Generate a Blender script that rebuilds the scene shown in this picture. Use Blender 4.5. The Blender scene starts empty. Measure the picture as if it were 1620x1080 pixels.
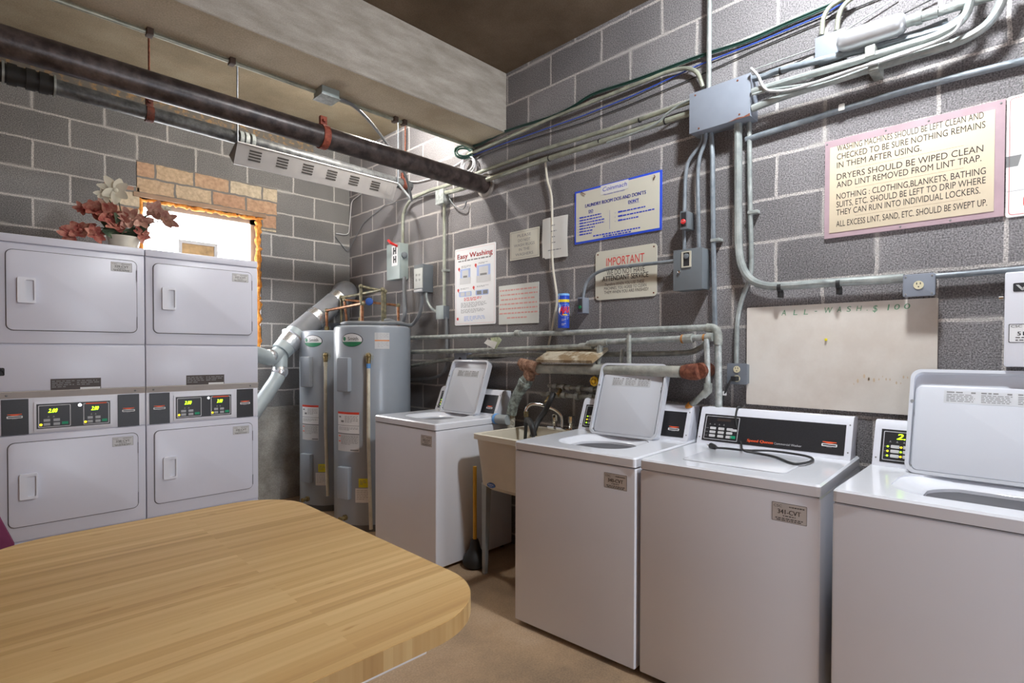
import bpy, bmesh, math, random
from mathutils import Vector, Matrix
PI = math.pi
random.seed(7)
scene = bpy.context.scene
COL = scene.collection

# ---------------------------------------------------------------- camera, world, light, exposure
cam_data = bpy.data.cameras.new('camera'); cam = bpy.data.objects.new('camera', cam_data); COL.objects.link(cam)
cam.location = (-2.7242, -5.0371, 1.37)
cam_data.sensor_width = 36.0
cam_data.lens = 36.0 * 856.32 / 1620.0
cam_data.shift_y = 27.75 / 1620.0
cam_data.clip_start = 0.02
cam.rotation_mode = 'YXZ'
YAW, PITCH, ROLL = math.radians(45.084), math.radians(-0.8335), math.radians(0.1358)
def cam_matrix():
    f = Vector((math.sin(YAW)*math.cos(PITCH), math.cos(YAW)*math.cos(PITCH), math.sin(PITCH)))
    r = Vector((math.cos(YAW), -math.sin(YAW), 0)); u = r.cross(f)
    r2 = r*math.cos(ROLL) + u*math.sin(ROLL); u2 = u*math.cos(ROLL) - r*math.sin(ROLL)
    m = Matrix((r2, u2, -f)).transposed().to_4x4(); m.translation = cam.location
    return m
cam.matrix_world = cam_matrix()
scene.camera = cam
world = bpy.data.worlds.new('world'); scene.world = world; world.use_nodes = True
world.node_tree.nodes['Background'].inputs[0].default_value = (0.75, 0.85, 1.0, 1)
world.node_tree.nodes['Background'].inputs[1].default_value = 1.0
vs = scene.view_settings
vs.view_transform = 'Standard'; vs.look = 'None'; vs.gamma = 1.0; vs.use_curve_mapping = False
vs.exposure = 0.0
LAMP_WALL = 17.0       # domed round ceiling light over the washers
LAMP_BACK = 72.0       # bare bulb between the beam and the far corner
DAY_DOOR = 60.0
SIDE_FILL = 20.0     # glowing pane added out of view to brighten the right washers        # daylight standing in the open doorway behind the camera
WINDOW_GLOW = 13.0

# ---------------------------------------------------------------- materials
MATS = {}
def base_mat(name):
    m = bpy.data.materials.new(name); m.use_nodes = True
    nt = m.node_tree; b = nt.nodes['Principled BSDF']
    return m, nt, b
def N(nt, t, **kw):
    n = nt.nodes.new(t)
    for k, v in kw.items(): setattr(n, k, v)
    return n
def ramp(nt, stops, interp='LINEAR'):
    r = N(nt, 'ShaderNodeValToRGB'); cr = r.color_ramp; cr.interpolation = interp
    while len(cr.elements) < len(stops): cr.elements.new(0.5)
    for e, (p, c) in zip(cr.elements, stops): e.position = p; e.color = (c[0], c[1], c[2], 1)
    return r
def rgb(h):
    h = h.lstrip('#'); o = []
    for i in (0, 2, 4):
        c = int(h[i:i+2], 16)/255
        o.append(c/12.92 if c <= .04045 else ((c+.055)/1.055)**2.4)
    return tuple(o)
def mat(name, col, rough=.5, metal=0, var=.08, scale=12, bump=0, bscale=150, coat=0, spec=.5):
    """plain surface with a little procedural mottling so nothing is a dead flat colour"""
    if name in MATS: return MATS[name]
    if isinstance(col, str): col = rgb(col)
    m, nt, b = base_mat(name)
    tc = N(nt, 'ShaderNodeTexCoord'); no = N(nt, 'ShaderNodeTexNoise'); no.inputs['Scale'].default_value = scale; no.inputs['Detail'].default_value = 5
    nt.links.new(tc.outputs['Object'], no.inputs['Vector'])
    r = ramp(nt, [(.3, [max(0, c*(1-var)) for c in col]), (.7, [min(1, c*(1+var)) for c in col])])
    nt.links.new(no.outputs['Fac'], r.inputs['Fac']); nt.links.new(r.outputs['Color'], b.inputs['Base Color'])
    b.inputs['Roughness'].default_value = rough; b.inputs['Metallic'].default_value = metal
    b.inputs['Specular IOR Level'].default_value = spec
    if coat: b.inputs['Coat Weight'].default_value = coat; b.inputs['Coat Roughness'].default_value = .1
    if bump:
        n2 = N(nt, 'ShaderNodeTexNoise'); n2.inputs['Scale'].default_value = bscale; n2.inputs['Detail'].default_value = 3
        nt.links.new(tc.outputs['Object'], n2.inputs['Vector'])
        bp = N(nt, 'ShaderNodeBump'); bp.inputs['Strength'].default_value = bump; bp.inputs['Distance'].default_value = .003
        nt.links.new(n2.outputs['Fac'], bp.inputs['Height']); nt.links.new(bp.outputs['Normal'], b.inputs['Normal'])
    MATS[name] = m; return m
def spotted(name, c1, c2, lo=.45, hi=.6, scale=25, rough=.6, metal=0, bump=.3):
    """two-tone blotchy surface: rust, verdigris, scale"""
    if name in MATS: return MATS[name]
    if isinstance(c1, str): c1 = rgb(c1)
    if isinstance(c2, str): c2 = rgb(c2)
    m, nt, b = base_mat(name)
    tc = N(nt, 'ShaderNodeTexCoord'); no = N(nt, 'ShaderNodeTexNoise'); no.inputs['Scale'].default_value = scale; no.inputs['Detail'].default_value = 8; no.inputs['Roughness'].default_value = .65
    nt.links.new(tc.outputs['Object'], no.inputs['Vector'])
    r = ramp(nt, [(lo, c1), (hi, c2)])
    nt.links.new(no.outputs['Fac'], r.inputs['Fac']); nt.links.new(r.outputs['Color'], b.inputs['Base Color'])
    b.inputs['Roughness'].default_value = rough; b.inputs['Metallic'].default_value = metal
    bp = N(nt, 'ShaderNodeBump'); bp.inputs['Strength'].default_value = bump; bp.inputs['Distance'].default_value = .004
    nt.links.new(no.outputs['Fac'], bp.inputs['Height']); nt.links.new(bp.outputs['Normal'], b.inputs['Normal'])
    MATS[name] = m; return m
def emit(name, col, strength):
    if name in MATS: return MATS[name]
    if isinstance(col, str): col = rgb(col)
    m, nt, b = base_mat(name)
    b.inputs['Base Color'].default_value = (*col, 1); b.inputs['Emission Color'].default_value = (*col, 1); b.inputs['Emission Strength'].default_value = strength
    MATS[name] = m; return m

def block_wall(name, axis, v0, u_shift, dark, light, mortar):
    """grey concrete block wall, running bond, aligned to the real joints. axis: which world axis runs along the wall (sign included)"""
    m, nt, b = base_mat(name); L = nt.links.new
    geo = N(nt, 'ShaderNodeNewGeometry'); sep = N(nt, 'ShaderNodeSeparateXYZ'); L(geo.outputs['Position'], sep.inputs[0])
    neg = N(nt, 'ShaderNodeMath', operation='MULTIPLY_ADD'); neg.inputs[1].default_value = -1; neg.inputs[2].default_value = 40.64 + u_shift
    L(sep.outputs[axis], neg.inputs[0])
    vv = N(nt, 'ShaderNodeMath', operation='ADD'); vv.inputs[1].default_value = -v0; L(sep.outputs['Z'], vv.inputs[0])
    comb = N(nt, 'ShaderNodeCombineXYZ'); L(neg.outputs[0], comb.inputs[0]); L(vv.outputs[0], comb.inputs[1])
    # wobble the joints by a few millimetres
    wn = N(nt, 'ShaderNodeTexNoise'); wn.inputs['Scale'].default_value = 9; wn.inputs['Detail'].default_value = 3; L(geo.outputs['Position'], wn.inputs['Vector'])
    ws = N(nt, 'ShaderNodeVectorMath', operation='SUBTRACT'); ws.inputs[1].default_value = (.5, .5, .5); L(wn.outputs['Color'], ws.inputs[0])
    wm = N(nt, 'ShaderNodeVectorMath', operation='SCALE'); wm.inputs['Scale'].default_value = .014; L(ws.outputs[0], wm.inputs[0])
    wa = N(nt, 'ShaderNodeVectorMath', operation='ADD'); L(comb.outputs[0], wa.inputs[0]); L(wm.outputs[0], wa.inputs[1])
    br = N(nt, 'ShaderNodeTexBrick', offset=.5, offset_frequency=2, squash=1)
    br.inputs['Scale'].default_value = 1; br.inputs['Brick Width'].default_value = .4064; br.inputs['Row Height'].default_value = .2032
    br.inputs['Mortar Size'].default_value = .0072; br.inputs['Mortar Smooth'].default_value = .12
    br.inputs['Color1'].default_value = (*dark, 1); br.inputs['Color2'].default_value = (*light, 1); br.inputs['Mortar'].default_value = (*mortar, 1)
    L(wa.outputs[0], br.inputs['Vector'])
    # open grain of the blocks
    g = N(nt, 'ShaderNodeTexNoise'); g.inputs['Scale'].default_value = 170; g.inputs['Detail'].default_value = 4; L(geo.outputs['Position'], g.inputs['Vector'])
    gr = ramp(nt, [(.30, (.45, .44, .44)), (.5, (1, 1, 1)), (.72, (1.7, 1.66, 1.66))]); L(g.outputs['Fac'], gr.inputs['Fac'])
    big = N(nt, 'ShaderNodeTexNoise'); big.inputs['Scale'].default_value = 2.2; big.inputs['Detail'].default_value = 6; L(geo.outputs['Position'], big.inputs['Vector'])
    bgr = ramp(nt, [(.3, (.86, .86, .86)), (.7, (1.12, 1.11, 1.1))]); L(big.outputs['Fac'], bgr.inputs['Fac'])
    mx = N(nt, 'ShaderNodeMix', data_type='RGBA', blend_type='MULTIPLY'); mx.inputs[0].default_value = 1; L(br.outputs['Color'], mx.inputs[6]); L(gr.outputs['Color'], mx.inputs[7])
    mx2 = N(nt, 'ShaderNodeMix', data_type='RGBA', blend_type='MULTIPLY'); mx2.inputs[0].default_value = 1; L(mx.outputs[2], mx2.inputs[6]); L(bgr.outputs['Color'], mx2.inputs[7])
    # mortar smeared over the block faces here and there
    sm = N(nt, 'ShaderNodeTexNoise'); sm.inputs['Scale'].default_value = 3.4; sm.inputs['Detail'].default_value = 7; sm.inputs['Roughness'].default_value = .6; L(geo.outputs['Position'], sm.inputs['Vector'])
    br2 = N(nt, 'ShaderNodeTexBrick', offset=.5, offset_frequency=2, squash=1)
    for k in ('Scale', 'Brick Width', 'Row Height'): br2.inputs[k].default_value = br.inputs[k].default_value
    br2.inputs['Mortar Size'].default_value = .022; br2.inputs['Mortar Smooth'].default_value = .9; L(wa.outputs[0], br2.inputs['Vector'])
    smr = ramp(nt, [(.52, (0, 0, 0)), (.62, (1, 1, 1))]); L(sm.outputs['Fac'], smr.inputs['Fac'])
    sx = N(nt, 'ShaderNodeMath', operation='MULTIPLY'); L(smr.outputs['Color'], sx.inputs[0]); L(br2.outputs['Fac'], sx.inputs[1])
    sx2 = N(nt, 'ShaderNodeMath', operation='MULTIPLY'); sx2.inputs[1].default_value = .75; L(sx.outputs[0], sx2.inputs[0])
    mx3 = N(nt, 'ShaderNodeMix', data_type='RGBA'); L(sx2.outputs[0], mx3.inputs[0]); L(mx2.outputs[2], mx3.inputs[6]); mx3.inputs[7].default_value = (*[c*.9 for c in mortar], 1)
    L(mx3.outputs[2], b.inputs['Base Color'])
    b.inputs['Roughness'].default_value = .93; b.inputs['Specular IOR Level'].default_value = .2
    inv = N(nt, 'ShaderNodeMath', operation='MULTIPLY_ADD'); inv.inputs[1].default_value = -.6; L(br.outputs['Fac'], inv.inputs[0]); L(g.outputs['Fac'], inv.inputs[2])
    bp = N(nt, 'ShaderNodeBump'); bp.inputs['Strength'].default_value = .55; bp.inputs['Distance'].default_value = .006
    L(inv.outputs[0], bp.inputs['Height']); L(bp.outputs['Normal'], b.inputs['Normal'])
    return m
M_WALL_R = block_wall('grey_block_right', 'Y', 4.5423-.2032*22, .1687, (.175, .169, .172), (.235, .227, .232), (.46, .435, .415))
M_WALL_B = block_wall('grey_block_back', 'X', 4.2576-.2032*20, .2407, (.185, .182, .176), (.235, .231, .224), (.52, .50, .47))

def concrete(name, c1, c2, c3, scale=3, streak=(1, 1, 1), rough=.9, bump=.35):
    m, nt, b = base_mat(name); L = nt.links.new
    geo = N(nt, 'ShaderNodeNewGeometry'); mp = N(nt, 'ShaderNodeMapping'); mp.inputs['Scale'].default_value = streak; L(geo.outputs['Position'], mp.inputs['Vector'])
    a = N(nt, 'ShaderNodeTexNoise'); a.inputs['Scale'].default_value = scale; a.inputs['Detail'].default_value = 9; a.inputs['Roughness'].default_value = .62; L(mp.outputs[0], a.inputs['Vector'])
    r = ramp(nt, [(.32, c1), (.5, c2), (.68, c3)]); L(a.outputs['Fac'], r.inputs['Fac'])
    g = N(nt, 'ShaderNodeTexNoise'); g.inputs['Scale'].default_value = 120; g.inputs['Detail'].default_value = 4; L(mp.outputs[0], g.inputs['Vector'])
    gr = ramp(nt, [(.3, (.82, .82, .82)), (.7, (1.15, 1.15, 1.15))]); L(g.outputs['Fac'], gr.inputs['Fac'])
    mx = N(nt, 'ShaderNodeMix', data_type='RGBA', blend_type='MULTIPLY'); mx.inputs[0].default_value = 1; L(r.outputs['Color'], mx.inputs[6]); L(gr.outputs['Color'], mx.inputs[7])
    L(mx.outputs[2], b.inputs['Base Color']); b.inputs['Roughness'].default_value = rough; b.inputs['Specular IOR Level'].default_value = .3
    bp = N(nt, 'ShaderNodeBump'); bp.inputs['Strength'].default_value = bump; bp.inputs['Distance'].default_value = .005
    L(a.outputs['Fac'], bp.inputs['Height']); L(bp.outputs['Normal'], b.inputs['Normal'])
    return m
M_BEAM = concrete('board_marked_concrete', (.27, .24, .20), (.345, .31, .265), (.43, .39, .345), 3.5, (1.1, 3.4, 4.2))
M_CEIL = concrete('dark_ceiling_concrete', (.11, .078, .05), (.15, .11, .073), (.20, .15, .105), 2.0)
M_SOFFIT = concrete('brightened_olive_soffit', (.40, .33, .235), (.48, .41, .30), (.56, .49, .37), 2.5)  # paler than the beam face, painting in light on the underside
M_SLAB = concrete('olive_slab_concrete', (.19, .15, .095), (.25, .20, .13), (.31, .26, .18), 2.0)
M_PLINTH = concrete('foundation_concrete', (.22, .20, .17), (.33, .31, .275), (.44, .42, .38), 4)
M_FLOOR = concrete('stained_floor_concrete', (.23, .165, .11), (.39, .265, .16), (.46, .335, .225), 1.6, rough=.5, bump=.12)
M_LOCKER = mat('brown_wall_paint', (.46, .205, .06), .6, bump=.1)

def clay_bricks():
    m, nt, b = base_mat('clay_bricks'); L = nt.links.new
    geo = N(nt, 'ShaderNodeNewGeometry'); sep = N(nt, 'ShaderNodeSeparateXYZ'); L(geo.outputs['Position'], sep.inputs[0])
    ad = N(nt, 'ShaderNodeMath', operation='ADD'); ad.inputs[1].default_value = 20.17; L(sep.outputs['X'], ad.inputs[0])
    zz = N(nt, 'ShaderNodeMath', operation='ADD'); zz.inputs[1].default_value = -2.595+.1225*30; L(sep.outputs['Z'], zz.inputs[0])
    comb = N(nt, 'ShaderNodeCombineXYZ'); L(ad.outputs[0], comb.inputs[0]); L(zz.outputs[0], comb.inputs[1])
    wn = N(nt, 'ShaderNodeTexNoise'); wn.inputs['Scale'].default_value = 14; L(geo.outputs['Position'], wn.inputs['Vector'])
    ws = N(nt, 'ShaderNodeVectorMath', operation='SUBTRACT'); ws.inputs[1].default_value = (.5, .5, .5); L(wn.outputs['Color'], ws.inputs[0])
    wm = N(nt, 'ShaderNodeVectorMath', operation='SCALE'); wm.inputs['Scale'].default_value = .02; L(ws.outputs[0], wm.inputs[0])
    wa = N(nt, 'ShaderNodeVectorMath', operation='ADD'); L(comb.outputs[0], wa.inputs[0]); L(wm.outputs[0], wa.inputs[1])
    br = N(nt, 'ShaderNodeTexBrick', offset=.5, offset_frequency=2)
    br.inputs['Scale'].default_value = 1; br.inputs['Brick Width'].default_value = .272; br.inputs['Row Height'].default_value = .1225; br.inputs['Mortar Size'].default_value = .0085; br.inputs['Mortar Smooth'].default_value = .15
    br.inputs['Color1'].default_value = (0, 0, 0, 1); br.inputs['Color2'].default_value = (1, 1, 1, 1); br.inputs['Mortar'].default_value = (.5, .5, .5, 1); L(wa.outputs[0], br.inputs['Vector'])
    r = ramp(nt, [(0, rgb('#b08a76')), (.35, rgb('#c29c7e')), (.65, rgb('#ccb393')), (1, rgb('#d4ccb4'))]); L(br.outputs['Color'], r.inputs['Fac'])
    g = N(nt, 'ShaderNodeTexNoise'); g.inputs['Scale'].default_value = 40; g.inputs['Detail'].default_value = 6; L(geo.outputs['Position'], g.inputs['Vector'])
    gr = ramp(nt, [(.3, (.75, .72, .7)), (.7, (1.1, 1.1, 1.1))]); L(g.outputs['Fac'], gr.inputs['Fac'])
    mx = N(nt, 'ShaderNodeMix', data_type='RGBA', blend_type='MULTIPLY'); mx.inputs[0].default_value = 1; L(r.outputs['Color'], mx.inputs[6]); L(gr.outputs['Color'], mx.inputs[7])
    mm = N(nt, 'ShaderNodeMix', data_type='RGBA'); L(br.outputs['Fac'], mm.inputs[0]); L(mx.outputs[2], mm.inputs[6]); mm.inputs[7].default_value = (.22, .205, .185, 1)
    L(mm.outputs[2], b.inputs['Base Color']); b.inputs['Roughness'].default_value = .9
    inv = N(nt, 'ShaderNodeMath', operation='MULTIPLY_ADD'); inv.inputs[1].default_value = -1; L(br.outputs['Fac'], inv.inputs[0]); L(g.outputs['Fac'], inv.inputs[2])
    bp = N(nt, 'ShaderNodeBump'); bp.inputs['Strength'].default_value = .6; bp.inputs['Distance'].default_value = .01; L(inv.outputs[0], bp.inputs['Height']); L(bp.outputs['Normal'], b.inputs['Normal'])
    return m
M_BRICK = clay_bricks()
M_CHIP = spotted('chipped_brick_course', (.17, .15, .125), '#a5855c', .50, .62, 22, .9, bump=.8)

def butcher_block(name, along):
    """laminate printed as narrow oak strips running along world X; along='edge' turns the strips upright"""
    m, nt, b = base_mat(name); L = nt.links.new
    geo = N(nt, 'ShaderNodeNewGeometry'); sep = N(nt, 'ShaderNodeSeparateXYZ'); L(geo.outputs['Position'], sep.inputs[0])
    comb = N(nt, 'ShaderNodeCombineXYZ')
    if along == 'top':
        L(sep.outputs['X'], comb.inputs[0]); L(sep.outputs['Y'], comb.inputs[1])
    else:
        s1 = N(nt, 'ShaderNodeMath', operation='ADD'); L(sep.outputs['X'], s1.inputs[0]); L(sep.outputs['Y'], s1.inputs[1])
        L(sep.outputs['Z'], comb.inputs[0]); L(s1.outputs[0], comb.inputs[1])
    of = N(nt, 'ShaderNodeVectorMath', operation='ADD'); of.inputs[1].default_value = (30, 30, 0); L(comb.outputs[0], of.inputs[0])
    br = N(nt, 'ShaderNodeTexBrick', offset=.37, offset_frequency=2)
    br.inputs['Scale'].default_value = 1; br.inputs['Brick Width'].default_value = 1.35; br.inputs['Row Height'].default_value = .021 if along == 'top' else .024; br.inputs['Mortar Size'].default_value = 0
    br.inputs['Color1'].default_value = (0, 0, 0, 1); br.inputs['Color2'].default_value = (1, 1, 1, 1); L(of.outputs[0], br.inputs['Vector'])
    mp = N(nt, 'ShaderNodeMapping'); mp.inputs['Scale'].default_value = (1.3, 55, 1); L(of.outputs[0], mp.inputs['Vector'])
    n1 = N(nt, 'ShaderNodeTexNoise'); n1.inputs['Scale'].default_value = 1; n1.inputs['Detail'].default_value = 6; L(mp.outputs[0], n1.inputs['Vector'])
    mp2 = N(nt, 'ShaderNodeMapping'); mp2.inputs['Scale'].default_value = (.7, 9, 1); L(of.outputs[0], mp2.inputs['Vector'])
    n2 = N(nt, 'ShaderNodeTexNoise'); n2.inputs['Scale'].default_value = 1; n2.inputs['Detail'].default_value = 3; L(mp2.outputs[0], n2.inputs['Vector'])
    a = N(nt, 'ShaderNodeMath', operation='MULTIPLY'); a.inputs[1].default_value = .30; L(br.outputs['Color'], a.inputs[0])
    c = N(nt, 'ShaderNodeMath', operation='MULTIPLY_ADD'); c.inputs[1].default_value = .42; L(n1.outputs['Fac'], c.inputs[0]); L(a.outputs[0], c.inputs[2])
    d = N(nt, 'ShaderNodeMath', operation='MULTIPLY_ADD'); d.inputs[1].default_value = .42; L(n2.outputs['Fac'], d.inputs[0]); L(c.outputs[0], d.inputs[2])
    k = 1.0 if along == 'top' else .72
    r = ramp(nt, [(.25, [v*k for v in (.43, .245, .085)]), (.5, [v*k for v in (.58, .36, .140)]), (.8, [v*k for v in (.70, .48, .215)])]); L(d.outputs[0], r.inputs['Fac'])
    # short dark flecks of the ray figure
    mp3 = N(nt, 'ShaderNodeMapping'); mp3.inputs['Scale'].default_value = (11, 40, 1); L(of.outputs[0], mp3.inputs['Vector'])
    vo = N(nt, 'ShaderNodeTexNoise'); vo.inputs['Scale'].default_value = 1; vo.inputs['Detail'].default_value = 1; L(mp3.outputs[0], vo.inputs['Vector'])
    fr = ramp(nt, [(.70, (1, 1, 1)), (.78, (.80, .70, .58))]); L(vo.outputs['Fac'], fr.inputs['Fac'])
    mx = N(nt, 'ShaderNodeMix', data_type='RGBA', blend_type='MULTIPLY'); mx.inputs[0].default_value = 1; L(r.outputs['Color'], mx.inputs[6]); L(fr.outputs['Color'], mx.inputs[7])
    L(mx.outputs[2], b.inputs['Base Color'])
    b.inputs['Roughness'].default_value = .42; b.inputs['Specular IOR Level'].default_value = .35
    return m
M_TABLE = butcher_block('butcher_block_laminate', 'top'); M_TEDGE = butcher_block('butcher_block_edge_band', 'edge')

ENAMEL = mat('white_enamel', (.75, .765, .82), .22, var=.015, scale=3, coat=.3)
ENAMEL_TOP = mat('white_porcelain', (.78, .80, .85), .16, var=.015, scale=3, coat=.4)
DRYER_W = mat('dryer_enamel', (.66, .67, .755), .30, var=.02, scale=3, bump=.04, bscale=260)
WHITE_PL = mat('white_plastic', (.74, .755, .82), .35, var=.02)
SEAM = mat('seam_shadow_gasket', (.10, .10, .11), .7)
GREY_TRIM = mat('beige_grey_metal', (.47, .44, .42), .4, var=.05)
BLACK_PANEL = mat('black_printed_panel', (.022, .022, .025), .38, var=.2, scale=300)
BLACK = mat('black_rubber', (.018, .018, .018), .55, var=.2)
DARKGREY = mat('dark_grey_plastic', (.06, .06, .065), .5)
LINE_W = mat('pale_printed_line', (.55, .55, .57), .5)
BTN_GREY = mat('grey_button', (.40, .41, .43), .5)
BTN_GREEN = mat('green_button', (.0, .30, .14), .5)
RED = mat('red_print', (.72, .06, .03), .5)
REDORANGE = mat('red_orange_print', (.85, .12, .04), .5)
LED_Y = emit('yellow_green_display', (.62, 1.0, .02), 2.2)
LED_G = emit('green_indicator', (.45, 1.0, .03), 1.6)
LED_A = emit('amber_indicator', (1.0, .75, .02), 1.6)
STICKER = mat('silver_sticker', (.60, .60, .60), .4, var=.03)
STICKER_W = mat('white_sticker', (.78, .78, .78), .5, var=.03)
INK = mat('black_ink', (.025, .025, .028), .6)
INK_GREY = mat('grey_ink', (.22, .22, .22), .6)
INK_FAINT = mat('faint_grey_ink', (.45, .45, .45), .6)
INK_RED = mat('red_ink', (.70, .05, .04), .6)
INK_PALE_RED = mat('faded_red_ink', (.72, .36, .32), .6)
INK_BLUE = mat('blue_ink', (.03, .06, .55), .6)
INK_PALE_BLUE = mat('pale_blue_ink', (.40, .50, .78), .6)
INK_BROWN = mat('dark_sign_paint', (.045, .038, .035), .5)
INK_GREEN = mat('green_marker', (.13, .30, .17), .7)
GALV = spotted('galvanized_pipe', '#959b98', '#bdc2bf', .40, .62, 30, .45, .2, .1)
GALV_D = spotted('dull_galvanized_pipe', '#858983', '#aaada6', .40, .62, 22, .55, .12, .15)
CONDUIT = spotted('steel_conduit', '#8f9694', '#b0b6b3', .38, .65, 14, .38, .3, .04)
CONDUIT_P = spotted('painted_conduit', '#737b82', '#8f979d', .38, .65, 14, .42, .15, .04)
CONDUIT_Y = spotted('aged_conduit', '#8d9082', '#b4b6a4', .38, .65, 10, .4, .3, .06)
FLEX = mat('grey_flexible_conduit', (.20, .21, .22), .5)
GREYBOX = mat('grey_painted_steel', (.23, .255, .30), .42, var=.05, bump=.05)
GREYBOX_G = mat('grey_green_painted_steel', (.33, .39, .38), .42, var=.05, bump=.05)
GREYBOX_D = mat('slate_painted_steel', (.155, .175, .19), .42, var=.05, bump=.05)
RUST = spotted('rusty_iron', '#5a2c1c', '#84503a', .4, .62, 40, .85, 0, .6)
RUST_CLAMP = spotted('red_rust_clamp', '#4a241b', '#743a2a', .4, .62, 40, .7, 0, .4)
IRON = spotted('cast_iron_pipe', '#2a2221', '#5b4f4b', .40, .70, 14, .34, .15, .3)
IRON_G = spotted('grey_iron_pipe', '#3d3f41', '#6b6d6e', .38, .65, 18, .42, .2, .2)
VERDI = spotted('verdigris_brass', '#666b67', '#a4b1aa', .42, .62, 30, .75, .05, .6)
CRUST = spotted('lime_crust', '#c7c4b8', '#8d8a7d', .45, .6, 60, .95, 0, 1)
COPPER = spotted('copper_pipe', '#7a523a', '#b07c58', .4, .62, 22, .32, .7, .05)
COPPER_T = spotted('tarnished_copper', '#5d5a48', '#8d8468', .4, .62, 26, .45, .4, .15)
BRASS = spotted('old_brass_fitting', '#6d6146', '#a08c5e', .4, .62, 40, .4, .6, .15)
HEATER = mat('water_heater_enamel', (.315, .35, .39), .32, var=.04, scale=4, coat=.2)
HEATER_D = mat('water_heater_base', (.13, .135, .14), .5)
PVC = spotted('cream_drain_tube', '#e0dac6', '#cfc8b2', .45, .6, 8, .45, 0, .03)
DUCT = mat('grey_wrapped_duct', (.24, .245, .26), .55, .05, var=.12, scale=9, bump=.1, bscale=40)
DUCT_S = mat('galvanized_duct', (.40, .45, .46), .42, .15, var=.12, scale=7)
TAPE = mat('crinkled_foil_tape', (.78, .79, .80), .24, .85, var=.1, scale=40, bump=.8, bscale=70)
SINK = mat('cream_sink_plastic', (.66, .61, .50), .45, var=.03)
SINK_LEG = mat('grey_steel_leg', (.34, .37, .38), .45, .3)
LID_W = mat('lid_white', (.60, .62, .665), .24, var=.015, scale=3, coat=.3)
CHROME = mat('chrome', (.80, .80, .80), .12, 1, var=.02)
YELLOW = mat('yellow_paint', (.80, .50, .02), .5)
WOOD_H = mat('yellow_wood_handle', (.62, .36, .035), .45, var=.12)
WOOD_BOARD = spotted('weathered_plank', '#8d7758', '#c9bfa9', .45, .56, 9, .85, 0, .3)
BLUE = mat('blue_paint', (.03, .10, .42), .4)
FOAM = spotted('orange_spray_foam', '#c9792a', '#e5a04c', .4, .62, 24, .85, 0, .8)
WOODFRAME = mat('brown_wood_frame', (.36, .235, .15), .7, var=.15)
PURPLE = mat('plum_upholstery', (.17, .03, .085), .9, var=.1, bump=.4, bscale=300)
FIXT = mat('beige_grey_fixture_steel', (.36, .345, .335), .45, var=.05)
SLOT = mat('dark_vent_slot', (.05, .045, .04), .8)
SIGN_CREAM = mat('cream_sign_panel', (.70, .60, .44), .30, var=.02, scale=2)
SIGN_PINK = mat('dusty_mauve_border', (.42, .30, .33), .5)
SIGN_IV = mat('ivory_sign_panel', (.66, .64, .54), .30, var=.03, scale=3)
SIGN_W = mat('white_sign_panel', (.78, .78, .78), .35, var=.02)
PAPER = mat('white_paper', (.68, .67, .63), .7, var=.03)
PAPER_G = mat('pale_grey_card', (.66, .67, .62), .6, var=.03)
SIGN_BLUE = mat('bright_blue_border', (.03, .09, .70), .4)
BOARD_W = spotted('stained_white_board', '#cfc6bb', '#dcd6cd', .40, .6, 2.2, .55, 0, .02)
LIDLBL = mat('lid_instruction_label', (.60, .61, .63), .5)
LABEL_BR = mat('brown_warning_label', (.06, .045, .04), .5)

# ---------------------------------------------------------------- mesh helpers
class Frame:
    def __init__(s, O, u, v, n): s.O, s.u, s.v, s.n = Vector(O), Vector(u), Vector(v), Vector(n)
    def p(s, a, b, c=0): return s.O + s.u*a + s.v*b + s.n*c
def wall_right(y, z, x=0): return Frame((x, y, z), (0, -1, 0), (0, 0, 1), (-1, 0, 0))
FRONT = Frame((0, 0, 0), (1, 0, 0), (0, 0, 1), (0, -1, 0))       # front face of a cabinet in its own space
WORLD = Frame((0, 0, 0), (1, 0, 0), (0, 1, 0), (0, 0, 1))
_txt = {}
def text_mesh(s):
    if s in _txt: return _txt[s]
    cu = bpy.data.curves.new('lettering', 'FONT'); cu.body = s; cu.resolution_u = 3
    ob = bpy.data.objects.new('lettering', cu); COL.objects.link(ob)
    dg = bpy.context.evaluated_depsgraph_get(); me = bpy.data.meshes.new_from_object(ob.evaluated_get(dg))
    V = [(v.co.x, v.co.y) for v in me.vertices]; F = [tuple(p.vertices) for p in me.polygons]
    bpy.data.objects.remove(ob); bpy.data.curves.remove(cu); bpy.data.meshes.remove(me)
    _txt[s] = (V, F); return _txt[s]
def arc_round(poly, r, n=5):
    """round the corners of a 2D polygon"""
    out = []; m = len(poly)
    for i in range(m):
        p0, p, p1 = Vector(poly[i-1]), Vector(poly[i]), Vector(poly[(i+1) % m])
        a = (p0-p); b = (p1-p); la, lb = a.length, b.length; a.normalize(); b.normalize()
        rr = r[i] if isinstance(r, (list, tuple)) else r
        if rr <= 0: out.append(tuple(p)); continue
        d = min(rr, la*.49, lb*.49)
        for k in range(n+1):
            t = k/n; q = (p+a*d)*(1-t)**2 + p*2*t*(1-t) + (p+b*d)*t*t
            # pull towards a true circular corner
            out.append(tuple(q))
    return out
def rrect(a0, b0, a1, b1, r, n=6):
    r = min(r, (a1-a0)/2, (b1-b0)/2); out = []
    for cx, cy, t0 in ((a1-r, b1-r, 0), (a0+r, b1-r, 90), (a0+r, b0+r, 180), (a1-r, b0+r, 270)):
        for k in range(n+1):
            t = math.radians(t0+90*k/n); out.append((cx+r*math.cos(t), cy+r*math.sin(t)))
    return out
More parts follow.
